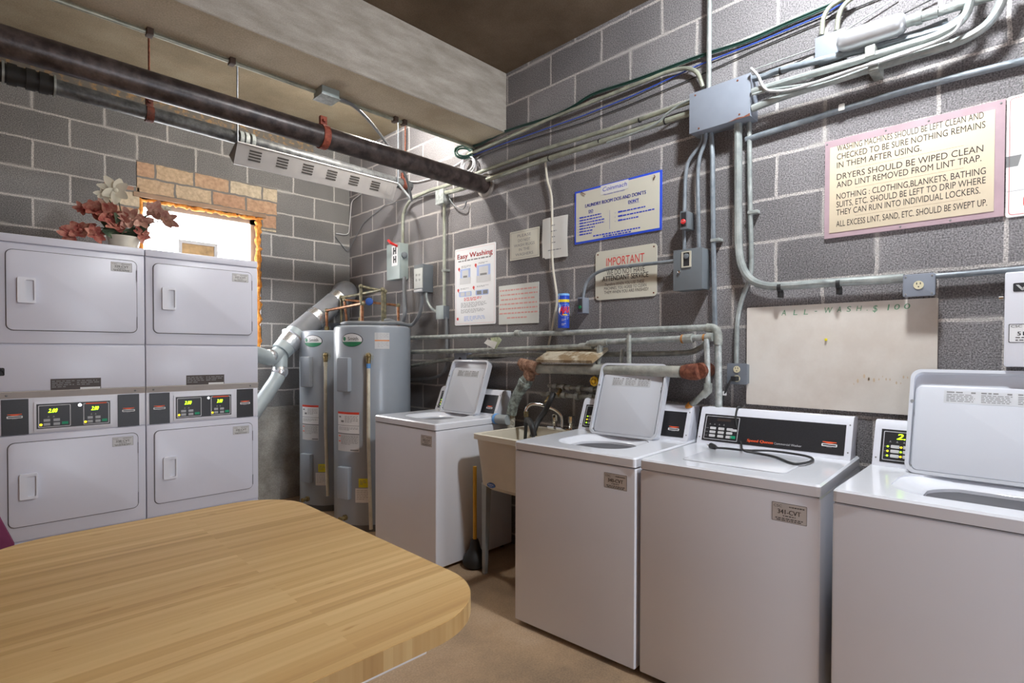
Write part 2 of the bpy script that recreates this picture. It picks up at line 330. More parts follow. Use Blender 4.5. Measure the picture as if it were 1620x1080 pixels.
def fillet(pts, r, n=6):
    pts = [Vector(p) for p in pts]; out = [pts[0]]
    for i in range(1, len(pts)-1):
        p = pts[i]; a = pts[i-1]-p; b = pts[i+1]-p; la, lb = a.length, b.length
        if la < 1e-6 or lb < 1e-6: continue
        a.normalize(); b.normalize(); d = min(r, la*.48, lb*.48)
        for k in range(n+1):
            t = k/n; out.append((p+a*d)*(1-t)**2 + p*2*t*(1-t) + (p+b*d)*t*t)
    out.append(pts[-1]); return out
def smooth_path(pts, n=8):
    """Catmull-Rom through the points, for cables and hoses"""
    P = [Vector(p) for p in pts]; P = [P[0]*2-P[1]] + P + [P[-1]*2-P[-2]]; out = []
    for i in range(1, len(P)-2):
        for k in range(n):
            t = k/n; a, b, c, d = P[i-1], P[i], P[i+1], P[i+2]
            out.append(.5*((2*b)+(c-a)*t+(2*a-5*b+4*c-d)*t*t+(3*b-a-3*c+d)*t**3))
    out.append(P[-2]); return out
class MB:
    def __init__(s, fr=None): s.V = []; s.F = []; s.fr = fr or WORLD
    def add(s, V, F, raw=False):
        o = len(s.V); s.V += [Vector(v) if raw else s.fr.p(*v) for v in V]; s.F += [tuple(i+o for i in f) for f in F]; return s
    def box(s, a0, a1, b0, b1, c0, c1, bev=0, seg=2):
        bm = bmesh.new(); bmesh.ops.create_cube(bm, size=1)
        for v in bm.verts: v.co = ((a0+a1)/2+v.co.x*(a1-a0), (b0+b1)/2+v.co.y*(b1-b0), (c0+c1)/2+v.co.z*(c1-c0))
        if bev: bmesh.ops.bevel(bm, geom=list(bm.edges), offset=bev, segments=seg, affect='EDGES', profile=.6)
        bm.verts.ensure_lookup_table(); bm.verts.index_update()
        s.add([tuple(v.co) for v in bm.verts], [[v.index for v in f.verts] for f in bm.faces]); bm.free(); return s
    def prism(s, poly, c0, c1, bev=0):
        n = len(poly)
        if bev:
            bm = bmesh.new(); vs_ = [bm.verts.new((p[0], p[1], c0)) for p in poly]; f = bm.faces.new(vs_)
            ex = bmesh.ops.extrude_face_region(bm, geom=[f]); up = [g for g in ex['geom'] if isinstance(g, bmesh.types.BMVert)]
            bmesh.ops.translate(bm, vec=(0, 0, c1-c0), verts=up)
            ed = [e for e in bm.edges if e.verts[0].co.z == e.verts[1].co.z and abs(e.verts[0].co.z-c1) < 1e-6]
            bmesh.ops.bevel(bm, geom=ed, offset=bev, segments=2, affect='EDGES', profile=.6)
            bm.verts.index_update(); s.add([tuple(v.co) for v in bm.verts], [[v.index for v in f.verts] for f in bm.faces]); bm.free(); return s
        V = [(p[0], p[1], c0) for p in poly] + [(p[0], p[1], c1) for p in poly]
        F = [tuple(range(n-1, -1, -1)), tuple(range(n, 2*n))] + [(i, (i+1) % n, n+(i+1) % n, n+i) for i in range(n)]
        return s.add(V, F)
    def ring(s, outer, inner, c0, c1):
        n = len(outer); V = []
        for poly, c in ((outer, c0), (inner, c0), (outer, c1), (inner, c1)): V += [(p[0], p[1], c) for p in poly]
        F = []
        for i in range(n):
            j = (i+1) % n
            F += [(2*n+i, 2*n+j, 3*n+j, 3*n+i), (i, n+i, n+j, j), (i, j, 2*n+j, 2*n+i), (n+j, n+i, 3*n+i, 3*n+j)]
        return s.add(V, F)
    def flat(s, poly, c): return s.add([(p[0], p[1], c) for p in poly], [tuple(range(len(poly)))])
    def quad(s, a0, a1, b0, b1, c): return s.flat([(a0, b0), (a1, b0), (a1, b1), (a0, b1)], c)
    def loft(s, loops, raw=False, closed=True, cap=(False, False)):
        n = len(loops[0]); V = [p for L_ in loops for p in L_]; F = []
        for k in range(len(loops)-1):
            for i in range(n if closed else n-1):
                j = (i+1) % n; F.append((k*n+i, k*n+j, (k+1)*n+j, (k+1)*n+i))
        if cap[0]: F.append(tuple(range(n-1, -1, -1)))
        if cap[1]: F.append(tuple(range((len(loops)-1)*n, len(loops)*n)))
        return s.add(V, F, raw)
    def tube(s, pts, r, seg=10, cap=True):
        """round tube along points given in this builder's frame; r may be a list"""
        P = [s.fr.p(*p) for p in pts]; n = len(P); loops = []
        t0 = (P[1]-P[0]).normalized(); up = Vector((0, 0, 1)) if abs(t0.z) < .9 else Vector((1, 0, 0))
        nrm = (up - t0*up.dot(t0)).normalized()
        for i in range(n):
            if i == 0: t = P[1]-P[0]
            elif i == n-1: t = P[-1]-P[-2]
            else: t = (P[i+1]-P[i]).normalized() + (P[i]-P[i-1]).normalized()
            if t.length < 1e-9: t = P[min(i+1, n-1)]-P[max(i-1, 0)]
            t.normalize(); nrm = nrm - t*nrm.dot(t)
            if nrm.length < 1e-6: nrm = t.orthogonal()
            nrm.normalize(); bn = t.cross(nrm); ri = r[i] if isinstance(r, (list, tuple)) else r
            loops.append([P[i] + (nrm*math.cos(2*PI*k/seg)+bn*math.sin(2*PI*k/seg))*ri for k in range(seg)])
        return s.loft(loops, True, True, (cap, cap))
    def lathe(s, prof, O, axis, seg=20):
        """prof: list of (radius, height) along axis from point O, in this frame"""
        O = s.fr.p(*O); ax = (s.fr.u*axis[0]+s.fr.v*axis[1]+s.fr.n*axis[2]).normalized(); e = ax.orthogonal().normalized(); g = ax.cross(e)
        loops = [[O+ax*h+(e*math.cos(2*PI*k/seg)+g*math.sin(2*PI*k/seg))*max(r, 1e-4) for k in range(seg)] for r, h in prof]
        return s.loft(loops, True, True, (True, True))
    def ball(s, c, r, sc=(1, 1, 1), seg=10):
        loops = []
        for i in range(1, seg//2+3):
            t = PI*i/(seg//2+3); loops.append([(c[0]+sc[0]*r*math.sin(t)*math.cos(2*PI*k/seg), c[1]+sc[1]*r*math.sin(t)*math.sin(2*PI*k/seg), c[2]-sc[2]*r*math.cos(t)) for k in range(seg)])
        return s.loft(loops, False, True, (True, True))
    def text(s, st, a, b, h, width=None, align='l', c=.0008, shear=0, bold=0):
        """one line of writing; h = capital height, width = exact length if given"""
        V, F = text_mesh(st)
        x0 = min(v[0] for v in V); x1 = max(v[0] for v in V); k = h/.69
        kx = width/(x1-x0) if width else k
        w = (x1-x0)*kx; off = {'l': 0, 'c': -w/2, 'r': -w}[align]
        for d in ([0] if not bold else [-bold, bold]):
            s.add([(a+off+(v[0]-x0)*kx+shear*v[1]*k+d, b+v[1]*k, c) for v in V], F)
        return s
    def dashes(s, a0, a1, b, h, c=.0008, word=.02, fill=1.0):
        """one line of print too small to read"""
        x = a0; end = a0+(a1-a0)*fill
        while x < end-.002:
            w = min(word*random.uniform(.45, 1.5), end-x); s.quad(x, x+w, b, b+h, c); x += w+word*.28
        return s
    def paragraph(s, a0, a1, b_top, pitch, h, n, c=.0008, word=.02, last=.6):
        for i in range(n): s.dashes(a0, a1, b_top-i*pitch, h, c, word, last if i == n-1 else random.uniform(.88, 1))
        return s
    def build(s, name, m, parent=None, loc=None, smooth=36, world=False):
        me = bpy.data.meshes.new(name)
        V = s.V
        if parent is not None and world:
            inv = parent_root_matrix(parent).inverted(); V = [inv.__matmul__(v) for v in V]
        o = bpy.data.objects.new(name, me)
        if parent is None:
            if loc is None:
                xs, ys, zs = [v.x for v in V], [v.y for v in V], [v.z for v in V]
                loc = Vector(((min(xs)+max(xs))/2, (min(ys)+max(ys))/2, min(zs)))
            loc = Vector(loc); V = [v-loc for v in V]; o.location = loc
        me.from_pydata([tuple(v) for v in V], [], s.F)
        bm = bmesh.new(); bm.from_mesh(me)
        bmesh.ops.remove_doubles(bm, verts=list(bm.verts), dist=1e-6)
        bmesh.ops.recalc_face_normals(bm, faces=list(bm.faces)); bm.to_mesh(me); bm.free()
        if smooth:
            for p in me.polygons: p.use_smooth = True
            me.set_sharp_from_angle(angle=math.radians(smooth))
        me.materials.append(m); COL.objects.link(o)
        if parent is not None: o.parent = parent
        return o
def parent_root_matrix(p):
    while p.parent is not None: p = p.parent
    return Matrix.Translation(p.location).__matmul__(Matrix.Rotation(p.rotation_euler.z, 4, 'Z'))
def thing(name, label, cat, loc=(0, 0, 0), rz=0, group=None):
    o = bpy.data.objects.new(name, None); COL.objects.link(o); o.location = loc; o.rotation_euler = (0, 0, rz); o.empty_display_size = .1
    return tag(o, label, cat, group)
def tag(o, label, cat, group=None):
    o['label'] = label; o['category'] = cat
    if group: o['group'] = group
    return o
def struct(o): o['kind'] = 'structure'; return o
def lab(o, text): o['label'] = text; return o
def run(name, pts, r, m, label, cat, group=None, bend=.05, seg=10, smoothp=False):
    """a pipe, conduit or cable that is one mesh"""
    P = smooth_path(pts) if smoothp else fillet(pts, bend)
    return tag(MB().tube(P, r, seg).build(name, m), label, cat, group)

# ---------------------------------------------------------------- the room
XL, YF, ZC = -4.9, -7.4, 3.35
WX0, WX1, WZ0, WZ1 = -1.78, -.865, 1.40, 2.56            # window opening in the back wall
struct(MB().box(XL-.2, .2, YF-.2, .2, -.2, 0).build('floor', M_FLOOR))
struct(MB().box(0, .2, YF-.2, .2, 0, ZC+.2).build('wall_right', M_WALL_R))
wb = MB(); wb.box(XL-.2, WX0, 0, .2, 0, ZC+.2); wb.box(WX1, 0, 0, .2, 0, ZC+.2); wb.box(WX0, WX1, 0, .2, 0, WZ0); wb.box(WX0, WX1, 0, .2, WZ1, ZC+.2)
struct(wb.build('wall_back', M_WALL_B))
struct(MB().box(XL-.2, XL, YF-.2, .2, 0, ZC+.2).build('wall_left', M_LOCKER))
DX0, DX1, DZ = -1.75, -.75, 2.1
wf = MB(); wf.box(XL-.2, DX0, YF-.2, YF, 0, ZC+.2); wf.box(DX1, .2, YF-.2, YF, 0, ZC+.2); wf.box(DX0, DX1, YF-.2, YF, DZ, ZC+.2)
struct(wf.build('wall_front', M_LOCKER))
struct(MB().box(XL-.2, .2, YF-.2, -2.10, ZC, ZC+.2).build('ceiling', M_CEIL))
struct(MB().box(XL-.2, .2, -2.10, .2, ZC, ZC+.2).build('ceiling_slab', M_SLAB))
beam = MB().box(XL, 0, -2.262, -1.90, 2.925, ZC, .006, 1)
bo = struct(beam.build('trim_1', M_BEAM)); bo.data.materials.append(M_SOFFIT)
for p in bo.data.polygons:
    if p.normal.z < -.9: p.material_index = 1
struct(MB().box(XL, -.03, -.03, 0, 0, .86, .004).build('trim_2', M_PLINTH))                     # concrete footing along the back wall
lin = MB(); lin.box(-1.795, -.725, -.008, 0, WZ1+.03, 2.843); lin.box(WX1, -.735, -.008, 0, 2.45, WZ1+.03); lin.box(-2.0, WX0, -.008, 0, 2.42, 2.63)
struct(lin.build('trim_3', M_BRICK))                                                            # clay bricks round the window
struct(MB().box(-2.95, -.38, -.014, 0, 3.215, ZC, .004).build('trim_4', M_CHIP))               # chipped course under the ceiling
struct(MB().box(-2.95, -.30, -.012, 0, 3.195, 3.213, .003).build('trim_5', M_PLINTH))
struct(MB().box(WX0-.04, WX1+.04, -.02, .06, WZ1, WZ1+.035, .003).build('trim_6', WOODFRAME))

# window: milky sheet standing in the opening, sealed with orange foam
win = thing('window_1', 'small window of milky white sheet behind the dryers, sealed with orange foam', 'window', ((WX0+WX1)/2, .08, WZ0)); win['kind'] = 'structure'
M_GLOW, nt_, b_ = base_mat('daylit_milky_sheet'); b_.inputs['Base Color'].default_value = (.8, .8, .8, 1); b_.inputs['Emission Color'].default_value = (.97, .985, 1, 1); b_.inputs['Emission Strength'].default_value = WINDOW_GLOW
GX0, GX1 = -1.735, -.93
fr_b = Frame((0, 0, 0), (1, 0, 0), (0, 0, 1), (0, -1, 0))
MB(fr_b).box(GX0, GX1, WZ0, WZ1-.055, -.10, -.085).build('pane', M_GLOW, win, world=True)
sl = MB(fr_b)
for i in range(1, 7): sl.box(GX0+.115*i-.0012, GX0+.115*i+.0012, WZ0, WZ1-.06, -.085, -.083)
for i in range(1, 7):
    for j in range(4): sl.lathe([(.005, 0), (.005, .003)], (GX0+.115*i+.03, WZ1-.21-.26*j, -.085), (0, 0, 1), 8)
sl.build('seam', mat('pale_seam', (.72, .72, .72), .6), win, world=True)
fo = MB()
def foam_run(p0, p1, n, r):
    p0, p1 = Vector(p0), Vector(p1); pts = []; rr = []
    for i in range(n+1):
        t = i/n; pts.append(tuple(p0.lerp(p1, t)+Vector((random.uniform(-.008, .008), random.uniform(-.006, .006), random.uniform(-.008, .008))))); rr.append(r*random.uniform(.55, 1.35))
    fo.tube(pts, rr, 8)
foam_run((WX0-.01, .01, WZ1-.012), (WX1+.0, .01, WZ1-.012), 46, .017)
foam_run((WX1-.02, .01, WZ1-.02), (WX1-.02, .01, WZ0), 44, .024)
foam_run((WX0+.012, .01, WZ1-.02), (WX0+.012, .01, WZ0), 30, .02)
fo.build('foam_seal', FOAM, win, world=True)
sf = MB(fr_b); sf.box(GX1, WX1, WZ0, WZ1, -.12, -.09); sf.box(WX0, GX0, WZ0, WZ1, -.12, -.09); sf.box(WX0, WX1, WZ1-.055, WZ1, -.12, -.09)
sf.build('window_frame', mat('grey_sash', (.42, .40, .36), .7), win, world=True)
vf = MB(fr_b); vf.ring(rrect(-1.50, 2.02, -1.205, 2.285, .002, 1), rrect(-1.475, 2.04, -1.23, 2.26, .002, 1), -.085, -.06)
lab(vf.build('vent_frame', mat('grey_vent_frame', (.50, .50, .49), .5), win, world=True), 'small grey frame set in the white sheet')
MB(fr_b).box(-1.475, -1.23, 2.04, 2.26, -.083, -.078).build('vent_panel', mat('tan_plywood', (.42, .27, .12), .7, var=.3, scale=18), win, world=True)

# doorway behind the camera with daylight standing in it
dr = struct(MB().box(DX0-.06, DX0, YF, YF+.04, 0, DZ+.06).box(DX1, DX1+.06, YF, YF+.04, 0, DZ+.06).box(DX0, DX1, YF, YF+.04, DZ, DZ+.06).build('door_1', WOODFRAME))
def area(name, loc, rot, sx, sy, power, col):
    l = bpy.data.lights.new(name, 'AREA'); l.shape = 'RECTANGLE'; l.size = sx; l.size_y = sy; l.energy = power; l.color = col
    o = bpy.data.objects.new(name, l); COL.objects.link(o); o.location = loc; o.rotation_euler = rot; return o
area('daylight_doorway', ((DX0+DX1)/2, YF-.1, 1.05), (PI/2, 0, 0), .95, 2.0, DAY_DOOR, (.80, .88, 1.0))

# added unseen glowing pane behind the camera, and an added blocker shading the middle washers
w2 = thing('side_fill_pane', 'added tall glowing pane on the left wall behind the viewer', 'window', (XL+.02, -6.515, .5)); w2['kind'] = 'structure'
m_sw, nt_, b_ = base_mat('glowing_fill_pane'); b_.inputs['Emission Color'].default_value = (.80, .87, 1, 1); b_.inputs['Emission Strength'].default_value = SIDE_FILL
MB().box(XL+.005, XL+.012, -6.64, -6.39, .5, 2.1).build('pane', m_sw, w2, world=True)
MB(Frame((XL, 0, 0), (0, 1, 0), (0, 0, 1), (1, 0, 0))).ring(rrect(-6.70, .44, -6.33, 2.16, .002, 1), rrect(-6.64, .5, -6.39, 2.1, .002, 1), 0, .03).build('window_frame', WOODFRAME, w2, world=True)
struct(MB().box(XL, -3.6, -5.81, -5.69, 0, ZC).build('light_blocker_wall', M_LOCKER))  # added unseen wall stub, keeps the pane's glow off the middle washers

# lamps: a domed round light over the washers and a bare bulb beyond the beam
def bulb(name, x, y, z, power, col, label):
    t = thing(name, label, 'lamp', (x, y, ZC))
    MB().lathe([(.055, 0), (.055, -.02), (.03, -.035), (.03, -.06)], (x, y, ZC), (0, 0, 1), 20).build('lamp_holder', WHITE_PL, t, world=True)
    m, nt, b = base_mat('lit_bulb_'+name); b.inputs['Emission Color'].default_value = (*col, 1); b.inputs['Emission Strength'].default_value = power/(4*PI*.05**2*PI)
    MB().lathe([(.014, -.06), (.018, -.075), (.044, -.11), (.05, -.13), (.044, -.155), (.026, -.175), (.003, -.18)], (x, y, ZC), (0, 0, 1), 16).build('bulb', m, t, world=True)
cl = thing('ceiling_light', 'round domed ceiling light above the washers', 'lamp', (-.77, -4.58, 3.30))
MB().lathe([(.11, .05), (.115, .02), (.11, .0), (.10, 0)], (-.77, -4.58, 3.30), (0, 0, 1), 32).build('housing', WHITE_PL, cl, world=True)
m_disc, nt_, b_ = base_mat('lit_diffuser'); b_.inputs['Emission Color'].default_value = (.92, .96, 1.0, 1); b_.inputs['Emission Strength'].default_value = LAMP_WALL/(PI*.095**2)
MB().lathe([(.098, 0), (.094, -.03), (.080, -.06), (.052, -.083), (.02, -.095), (.002, -.097)], (-.77, -4.58, 3.299), (0, 0, 1), 28).build('diffuser', m_disc, cl, world=True)
bulb('ceiling_bulb', -.60, -1.65, 0, LAMP_BACK, (1.0, .98, .95), 'bare bulb on the ceiling beyond the concrete beam')

# ---------------------------------------------------------------- ceiling pipes
big = thing('drain_pipe', 'large dark cast iron drain pipe running under the ceiling into the right wall', 'pipe', (-2.4, -2.05, 2.537))
MB().tube([(XL, -2.05, 2.612), (-3, -2.05, 2.607), (0, -2.05, 2.597)], .062, 24).build('pipe', IRON, big, world=True)
MB().tube([(-.02, -2.05, 2.597), (0, -2.05, 2.597)], .085, 20).build('wall_collar', mat('mortar_patch', (.33, .30, .27), .95, bump=.6), big, world=True)
def strap_clamp(parent, x, y, z, r, name, m, rod_to=None):
    c = MB(); c.tube([(x-.02, y, z), (x+.02, y, z)], r+.006, 20); c.box(x-.02, x+.02, y-.012, y+.012, z+r-.004, z+r+.055, .003)
    c.lathe([(.011, 0), (.011, .05)], (x, y-.025, z+r+.03), (0, 1, 0), 6)
    o = c.build(name, m, parent, world=True); return o
strap_clamp(big, (-1.274,-2.05,2.61)[0], -2.05, 2.60, .062, 'pipe_clamp', spotted('orange_rust_clamp', '#7a3526', '#a4543c', .4, .62, 40, .7, 0, .4))
small = thing('drain_pipe', 'thinner grey overhead pipe with black rubber couplings below the dark pipe', 'pipe', (-1.8, -1.07, 2.78))
PZ = 2.835
MB().tube([(XL, -1.07, PZ+.015), (-2.38, -1.07, PZ+.008), (0, -1.07, 2.80)], .043, 22).build('pipe', IRON_G, small, world=True)
cpl = MB()
for x in (-2.62, -2.55, -2.475, -2.42): cpl.tube([(x-.020, -1.07, PZ+.01), (x+.020, -1.07, PZ+.01)], .057, 20)
cpl.tube([(-2.66, -1.07, PZ+.01), (-2.38, -1.07, PZ+.01)], .050, 20)
lab(cpl.build('coupling', BLACK, small, world=True), 'black ribbed rubber coupling')
for x in (-2.585, -2.375): MB().tube([(x-.005, -1.07, PZ+.01), (x+.005, -1.07, PZ+.01)], .059, 20).build('band_clamp', CONDUIT, small, world=True)
for x in (-1.395, -1.36, -1.32): MB().tube([(x-.012, -1.07, PZ-.01), (x+.012, -1.07, PZ-.01)], .052, 20).build('joint_band', GALV, small, world=True)
for px_x in (-1.925, -.075): strap_clamp(small, px_x, -1.07, 2.828 if px_x < -1 else 2.80, .043, 'pipe_clamp', RUST_CLAMP)
run('hanger_rod', [(-1.925, -1.07, 2.92), (-1.925, -1.07, ZC)], .006, RUST, 'thin rusty rod above the left rusty clamp of the grey pipe', 'rod', seg=8)
run('hanger_rod', [(-1.43, -1.12, 2.78), (-1.43, -1.12, ZC)], .006, CONDUIT_P, 'thin steel rod holding the left end of the slotted light fitting', 'rod', seg=8)
run('hanger_rod', [(-.055, -1.07, 2.86), (-.055, -1.07, ZC)], .006, RUST, 'thin rod holding the right end of the grey pipe', 'rod', seg=8)
run('hanger_rod', [(-.16, -1.12, 2.76), (-.16, -1.12, ZC)], .005, CONDUIT_P, 'thin steel rod holding the right end of the slotted light fitting', 'rod', seg=8)

# slotted fluorescent fitting hung under the grey pipe
FY = -1.12
lf = thing('light_fitting', 'unlit slotted metal light fitting hanging in front of the window wall', 'lamp', (-.8, FY, 2.64))
fx0, fx1 = -1.443, -.188
prof = [(FY+.04, 2.640), (FY-.04, 2.765), (FY+.0, 2.775), (FY+.13, 2.72), (FY+.125, 2.712), (FY+.0, 2.765), (FY-.030, 2.757), (FY+.047, 2.640)]
hs = MB(); hs.loft([[(fx0, y, z) for y, z in prof], [(fx1, y, z) for y, z in prof]], cap=(True, True)); hs.build('reflector', FIXT, lf, world=True)
M_ENDC = mat('brown_grey_end_plate', (.17, .15, .13), .6)
for x in (fx0, fx1-.006):
    e4 = [(FY+.042, 2.642), (FY-.038, 2.763), (FY, 2.773), (FY+.128, 2.718)]
    MB().loft([[(x, y, z) for y, z in e4], [(x+.006, y, z) for y, z in e4]], cap=(True, True)).build('end_cap', M_ENDC, lf, world=True)
sd = Vector((0, -.08, .125)).normalized(); nn = Vector((0, -.125, -.08)).normalized()
ff = Frame((fx0, FY+.04, 2.640), (1, 0, 0), sd, nn)
for i in range(6):
    so = MB(ff)
    for j in range(4): so.box(.085+i*.187, .165+i*.187, .048+j*.020, .059+j*.020, .0, .0015)
    so.build('vent_slot', SLOT, lf, world=True)
for i in range(4): MB(ff).box(1.17+i*.018, 1.176+i*.018, .035, .115, 0, .0015).build('vent_slot', MATS['beige_grey_fixture_steel'], lf, world=True)
MB().tube([(fx0, FY-.038, 2.768), (fx1, FY-.038, 2.768)], .006, 8).build('rim', mat('bright_rim', (.62, .61, .60), .4), lf, world=True)
for dy in (.045, .085): MB().tube([(fx0+.03, FY+dy, 2.712), (fx1-.03, FY+dy, 2.712)], .012, 10).build('tube', mat('unlit_tube', (.75, .75, .74), .3), lf, world=True)

# conduit along the lower edge of the beam, with its box and whip
run('conduit', [(XL, -1.912, 2.912), (0, -1.912, 2.912)], .011, CONDUIT_Y, 'thin metal conduit running along the underside edge of the concrete beam', 'conduit')
jb = thing('junction_box', 'square metal junction box under the concrete beam', 'electrical box', (-1.20, -1.95, 2.87))
MB().box(-1.255, -1.145, -2.0, -1.89, 2.875, 2.925, .004).build('box', GREYBOX_G, jb, world=True)
MB().box(-1.26, -1.14, -2.005, -1.885, 2.870, 2.876, .002).build('cover', GALV, jb, world=True)
run('flexible_conduit', [(-1.145, -1.95, 2.90), (-1.0, -1.92, 2.90), (-.72, -1.75, 2.86), (-.36, -1.5, 2.75), (-.15, -1.30, 2.62), (-.10, -1.2, 2.66), (-.17, -1.14, 2.77)], .010, FLEX, 'dark flexible conduit drooping from the beam box to the slotted light fitting', 'conduit', smoothp=True)
for x, y in ((-2.093, -1.912), (-1.721, -1.912), (-.707, -1.912), (-.637, -1.912)):
    tag(MB().box(x-.014, x+.014, y-.03, y+.016, 2.893, 2.935, .003).build('beam_clip', mat('brown_clip', (.09, .06, .045), .7)), 'small rusty clip fixing the thin conduit to the beam', 'clip', 'rusty clips along the beam conduit')

# ---------------------------------------------------------------- conduits on the right wall
run('conduit', [(-.04, (-0.04,-3.778,2.972)[1], ZC), (-.04, (-0.04,-3.778,2.972)[1], 2.70)], .0125, CONDUIT, 'straight vertical conduit from the ceiling into the top of the big grey box', 'conduit')
run('conduit', [(-0.03,-1.855,2.866),(-0.03,-2.282,2.874),(-0.03,-2.696,2.888),(-0.03,-3.05,2.889),(-0.03,-3.317,2.889),(-0.03,-3.554,2.89),(-0.03,-3.657,2.869),(-0.03,-3.714,2.826),(-0.03,-3.742,2.738)], .011, CONDUIT_Y, 'upper conduit from the beam that hooks over into the top of the big grey box', 'conduit', bend=.05)
run('conduit', [(-0.04,-1.007,2.309),(-0.04,-1.008,2.567),(-0.04,-1.114,2.668),(-0.04,-1.403,2.689),(-0.04,-1.628,2.677),(-0.04,-2.026,2.695),(-0.04,-2.617,2.7),(-0.04,-3.24,2.679),(-0.04,-3.685,2.681)], .013, CONDUIT_Y, 'conduit rising from the red-handled switch and running right to the big grey box', 'conduit', bend=.1)
run('conduit', [(-0.05,-1.624,2.621),(-0.05,-1.819,2.61),(-0.05,-2.174,2.618),(-0.05,-2.714,2.624),(-0.05,-3.247,2.619),(-0.05,-3.697,2.615)], .016, CONDUIT_Y, 'thick conduit from the small junction box to the left side of the big grey box', 'conduit')
run('cable', [(-0.065,-3.169,2.596),(-0.065,-3.462,2.607),(-0.065,-3.557,2.647),(-0.065,-3.63,2.671),(-0.065,-3.69,2.678)], .006, CONDUIT, 'short grey cable tied to the thick conduit beside the big grey box', 'cable', smoothp=True)
gr = [(-0.015,-1.815,2.939),(-0.015,-1.997,2.914),(-0.015,-2.267,2.932),(-0.015,-2.683,2.905),(-0.015,-2.868,2.913),(-0.015,-3.039,2.94),(-0.015,-3.32,2.922),(-0.015,-3.702,2.911),(-0.015,-3.954,2.893),(-0.015,-4.13,2.899),(-0.015,-4.364,2.905),(-0.015,-4.4,2.911)]
for k, (dx, dz) in enumerate(((0, 0), (-.006, .0045), (-.003, -.0055))):
    run('cable', [(p[0]+dx, p[1], p[2]+dz) for p in gr], .004, mat('dark_green_cable', (.015, .055, .042), .5), 'one of three dark green cables running together high on the right wall', 'cable', 'dark green cables on the right wall', smoothp=True)
run('cable', [(-0.012,-1.864,2.854),(-0.012,-2.264,2.853),(-0.012,-2.941,2.836),(-0.012,-3.306,2.841),(-0.012,-3.69,2.87),(-0.012,-4.014,2.87),(-0.012,-4.314,2.879),(-0.012,-4.399,2.907)], .0038, mat('blue_cable', (.035, .08, .42), .45), 'bright blue cable stretched up along the right wall', 'cable')
run('cable', [(-0.008,-1.859,2.823),(-0.008,-2.26,2.828),(-0.008,-2.938,2.795),(-0.008,-3.304,2.8),(-0.008,-3.689,2.816),(-0.008,-4.027,2.842),(-0.008,-4.313,2.853),(-0.008,-4.525,2.857)], .003, BLACK, 'thin black wire just below the blue cable', 'cable')
run('cable', [(-0.022,-2.646,2.652),(-0.022,-2.669,2.497),(-0.022,-2.708,2.352),(-0.022,-2.715,1.964),(-0.022,-2.754,1.721),(-0.022,-2.733,1.599),(-0.022,-2.69,1.434),(-0.022,-2.673,1.368)], .0075, mat('cream_cable', (.62, .58, .48), .5), 'cream cable hanging down the wall behind the taped paper note', 'cable', smoothp=True)
run('cable', [(-0.02,-3.979,2.74),(-0.02,-4.292,2.739),(-0.02,-4.571,2.828)], .003, GALV, 'thin grey wire slanting up from the corner of the big grey box', 'cable')
run('cable', [(-0.02,-4.009,2.714),(-0.02,-4.111,2.693),(-0.02,-4.292,2.717),(-0.02,-4.415,2.718),(-0.02,-4.696,2.769)], .003, BLACK, 'thin black wire passing behind the silver cast fitting', 'cable')
# coils of spare cable under the beam
def coil(name, c, u, v, R, n, r, m, label):
    c, u, v = Vector(c), Vector(u), Vector(v); pts = []
    for i in range(n*14+1):
        t = 2*PI*i/14; k = R*(1+.18*math.sin(t*.37+1)); o = u.cross(v)*(.012*math.sin(t*.71))
        pts.append(c+u*k*math.cos(t)+v*k*.9*math.sin(t)+o)
    return tag(MB().tube([tuple(p) for p in pts], r, 8).build(name, m), label, 'cable')
coil('cable_coil', (-.07, -1.87, 2.87), (.75, -.6, 0), (.15, .2, .75), .065, 5, .0055, MATS['dark_green_cable'], 'coil of dark green cable hanging at the beam end')
coil('cable_coil', (-.035, -1.885, 2.775), (.1, -.98, .1), (.05, .1, .98), .062, 4, .005, mat('white_cable', (.72, .72, .72), .5), 'coil of white cable hanging below the green coil')
run('cable', [(-0.012,-1.834,2.852),(-0.012,-1.656,2.822),(-0.012,-1.451,2.793),(-0.012,-1.185,2.81),(-0.012,-0.896,2.889),(-0.012,-0.689,2.947),(-0.012,-0.353,2.918),(-0.012,-0.061,2.866)] + [(-.02, -.02, 2.53), (-.15, -.01, 2.53)], .0045, MATS['white_cable'], 'white cable stretched from the white coil to the far corner', 'cable')
run('cable', [(-.16, -.012, 2.50), (-.03, -.012, 2.36)] + [(-0.01,-0.29,2.614),(-0.01,-0.707,2.718),(-0.01,-1.448,2.665)], .004, FLEX, 'dark cable hanging in the far corner of the room', 'cable')
run('cable', [(-0.03,-1.607,2.654),(-0.03,-1.639,2.587),(-0.03,-1.718,2.503),(-0.03,-1.818,2.465),(-0.03,-1.856,2.515)], .005, FLEX, 'short grey cable looped beside the small junction box', 'cable', smoothp=True)

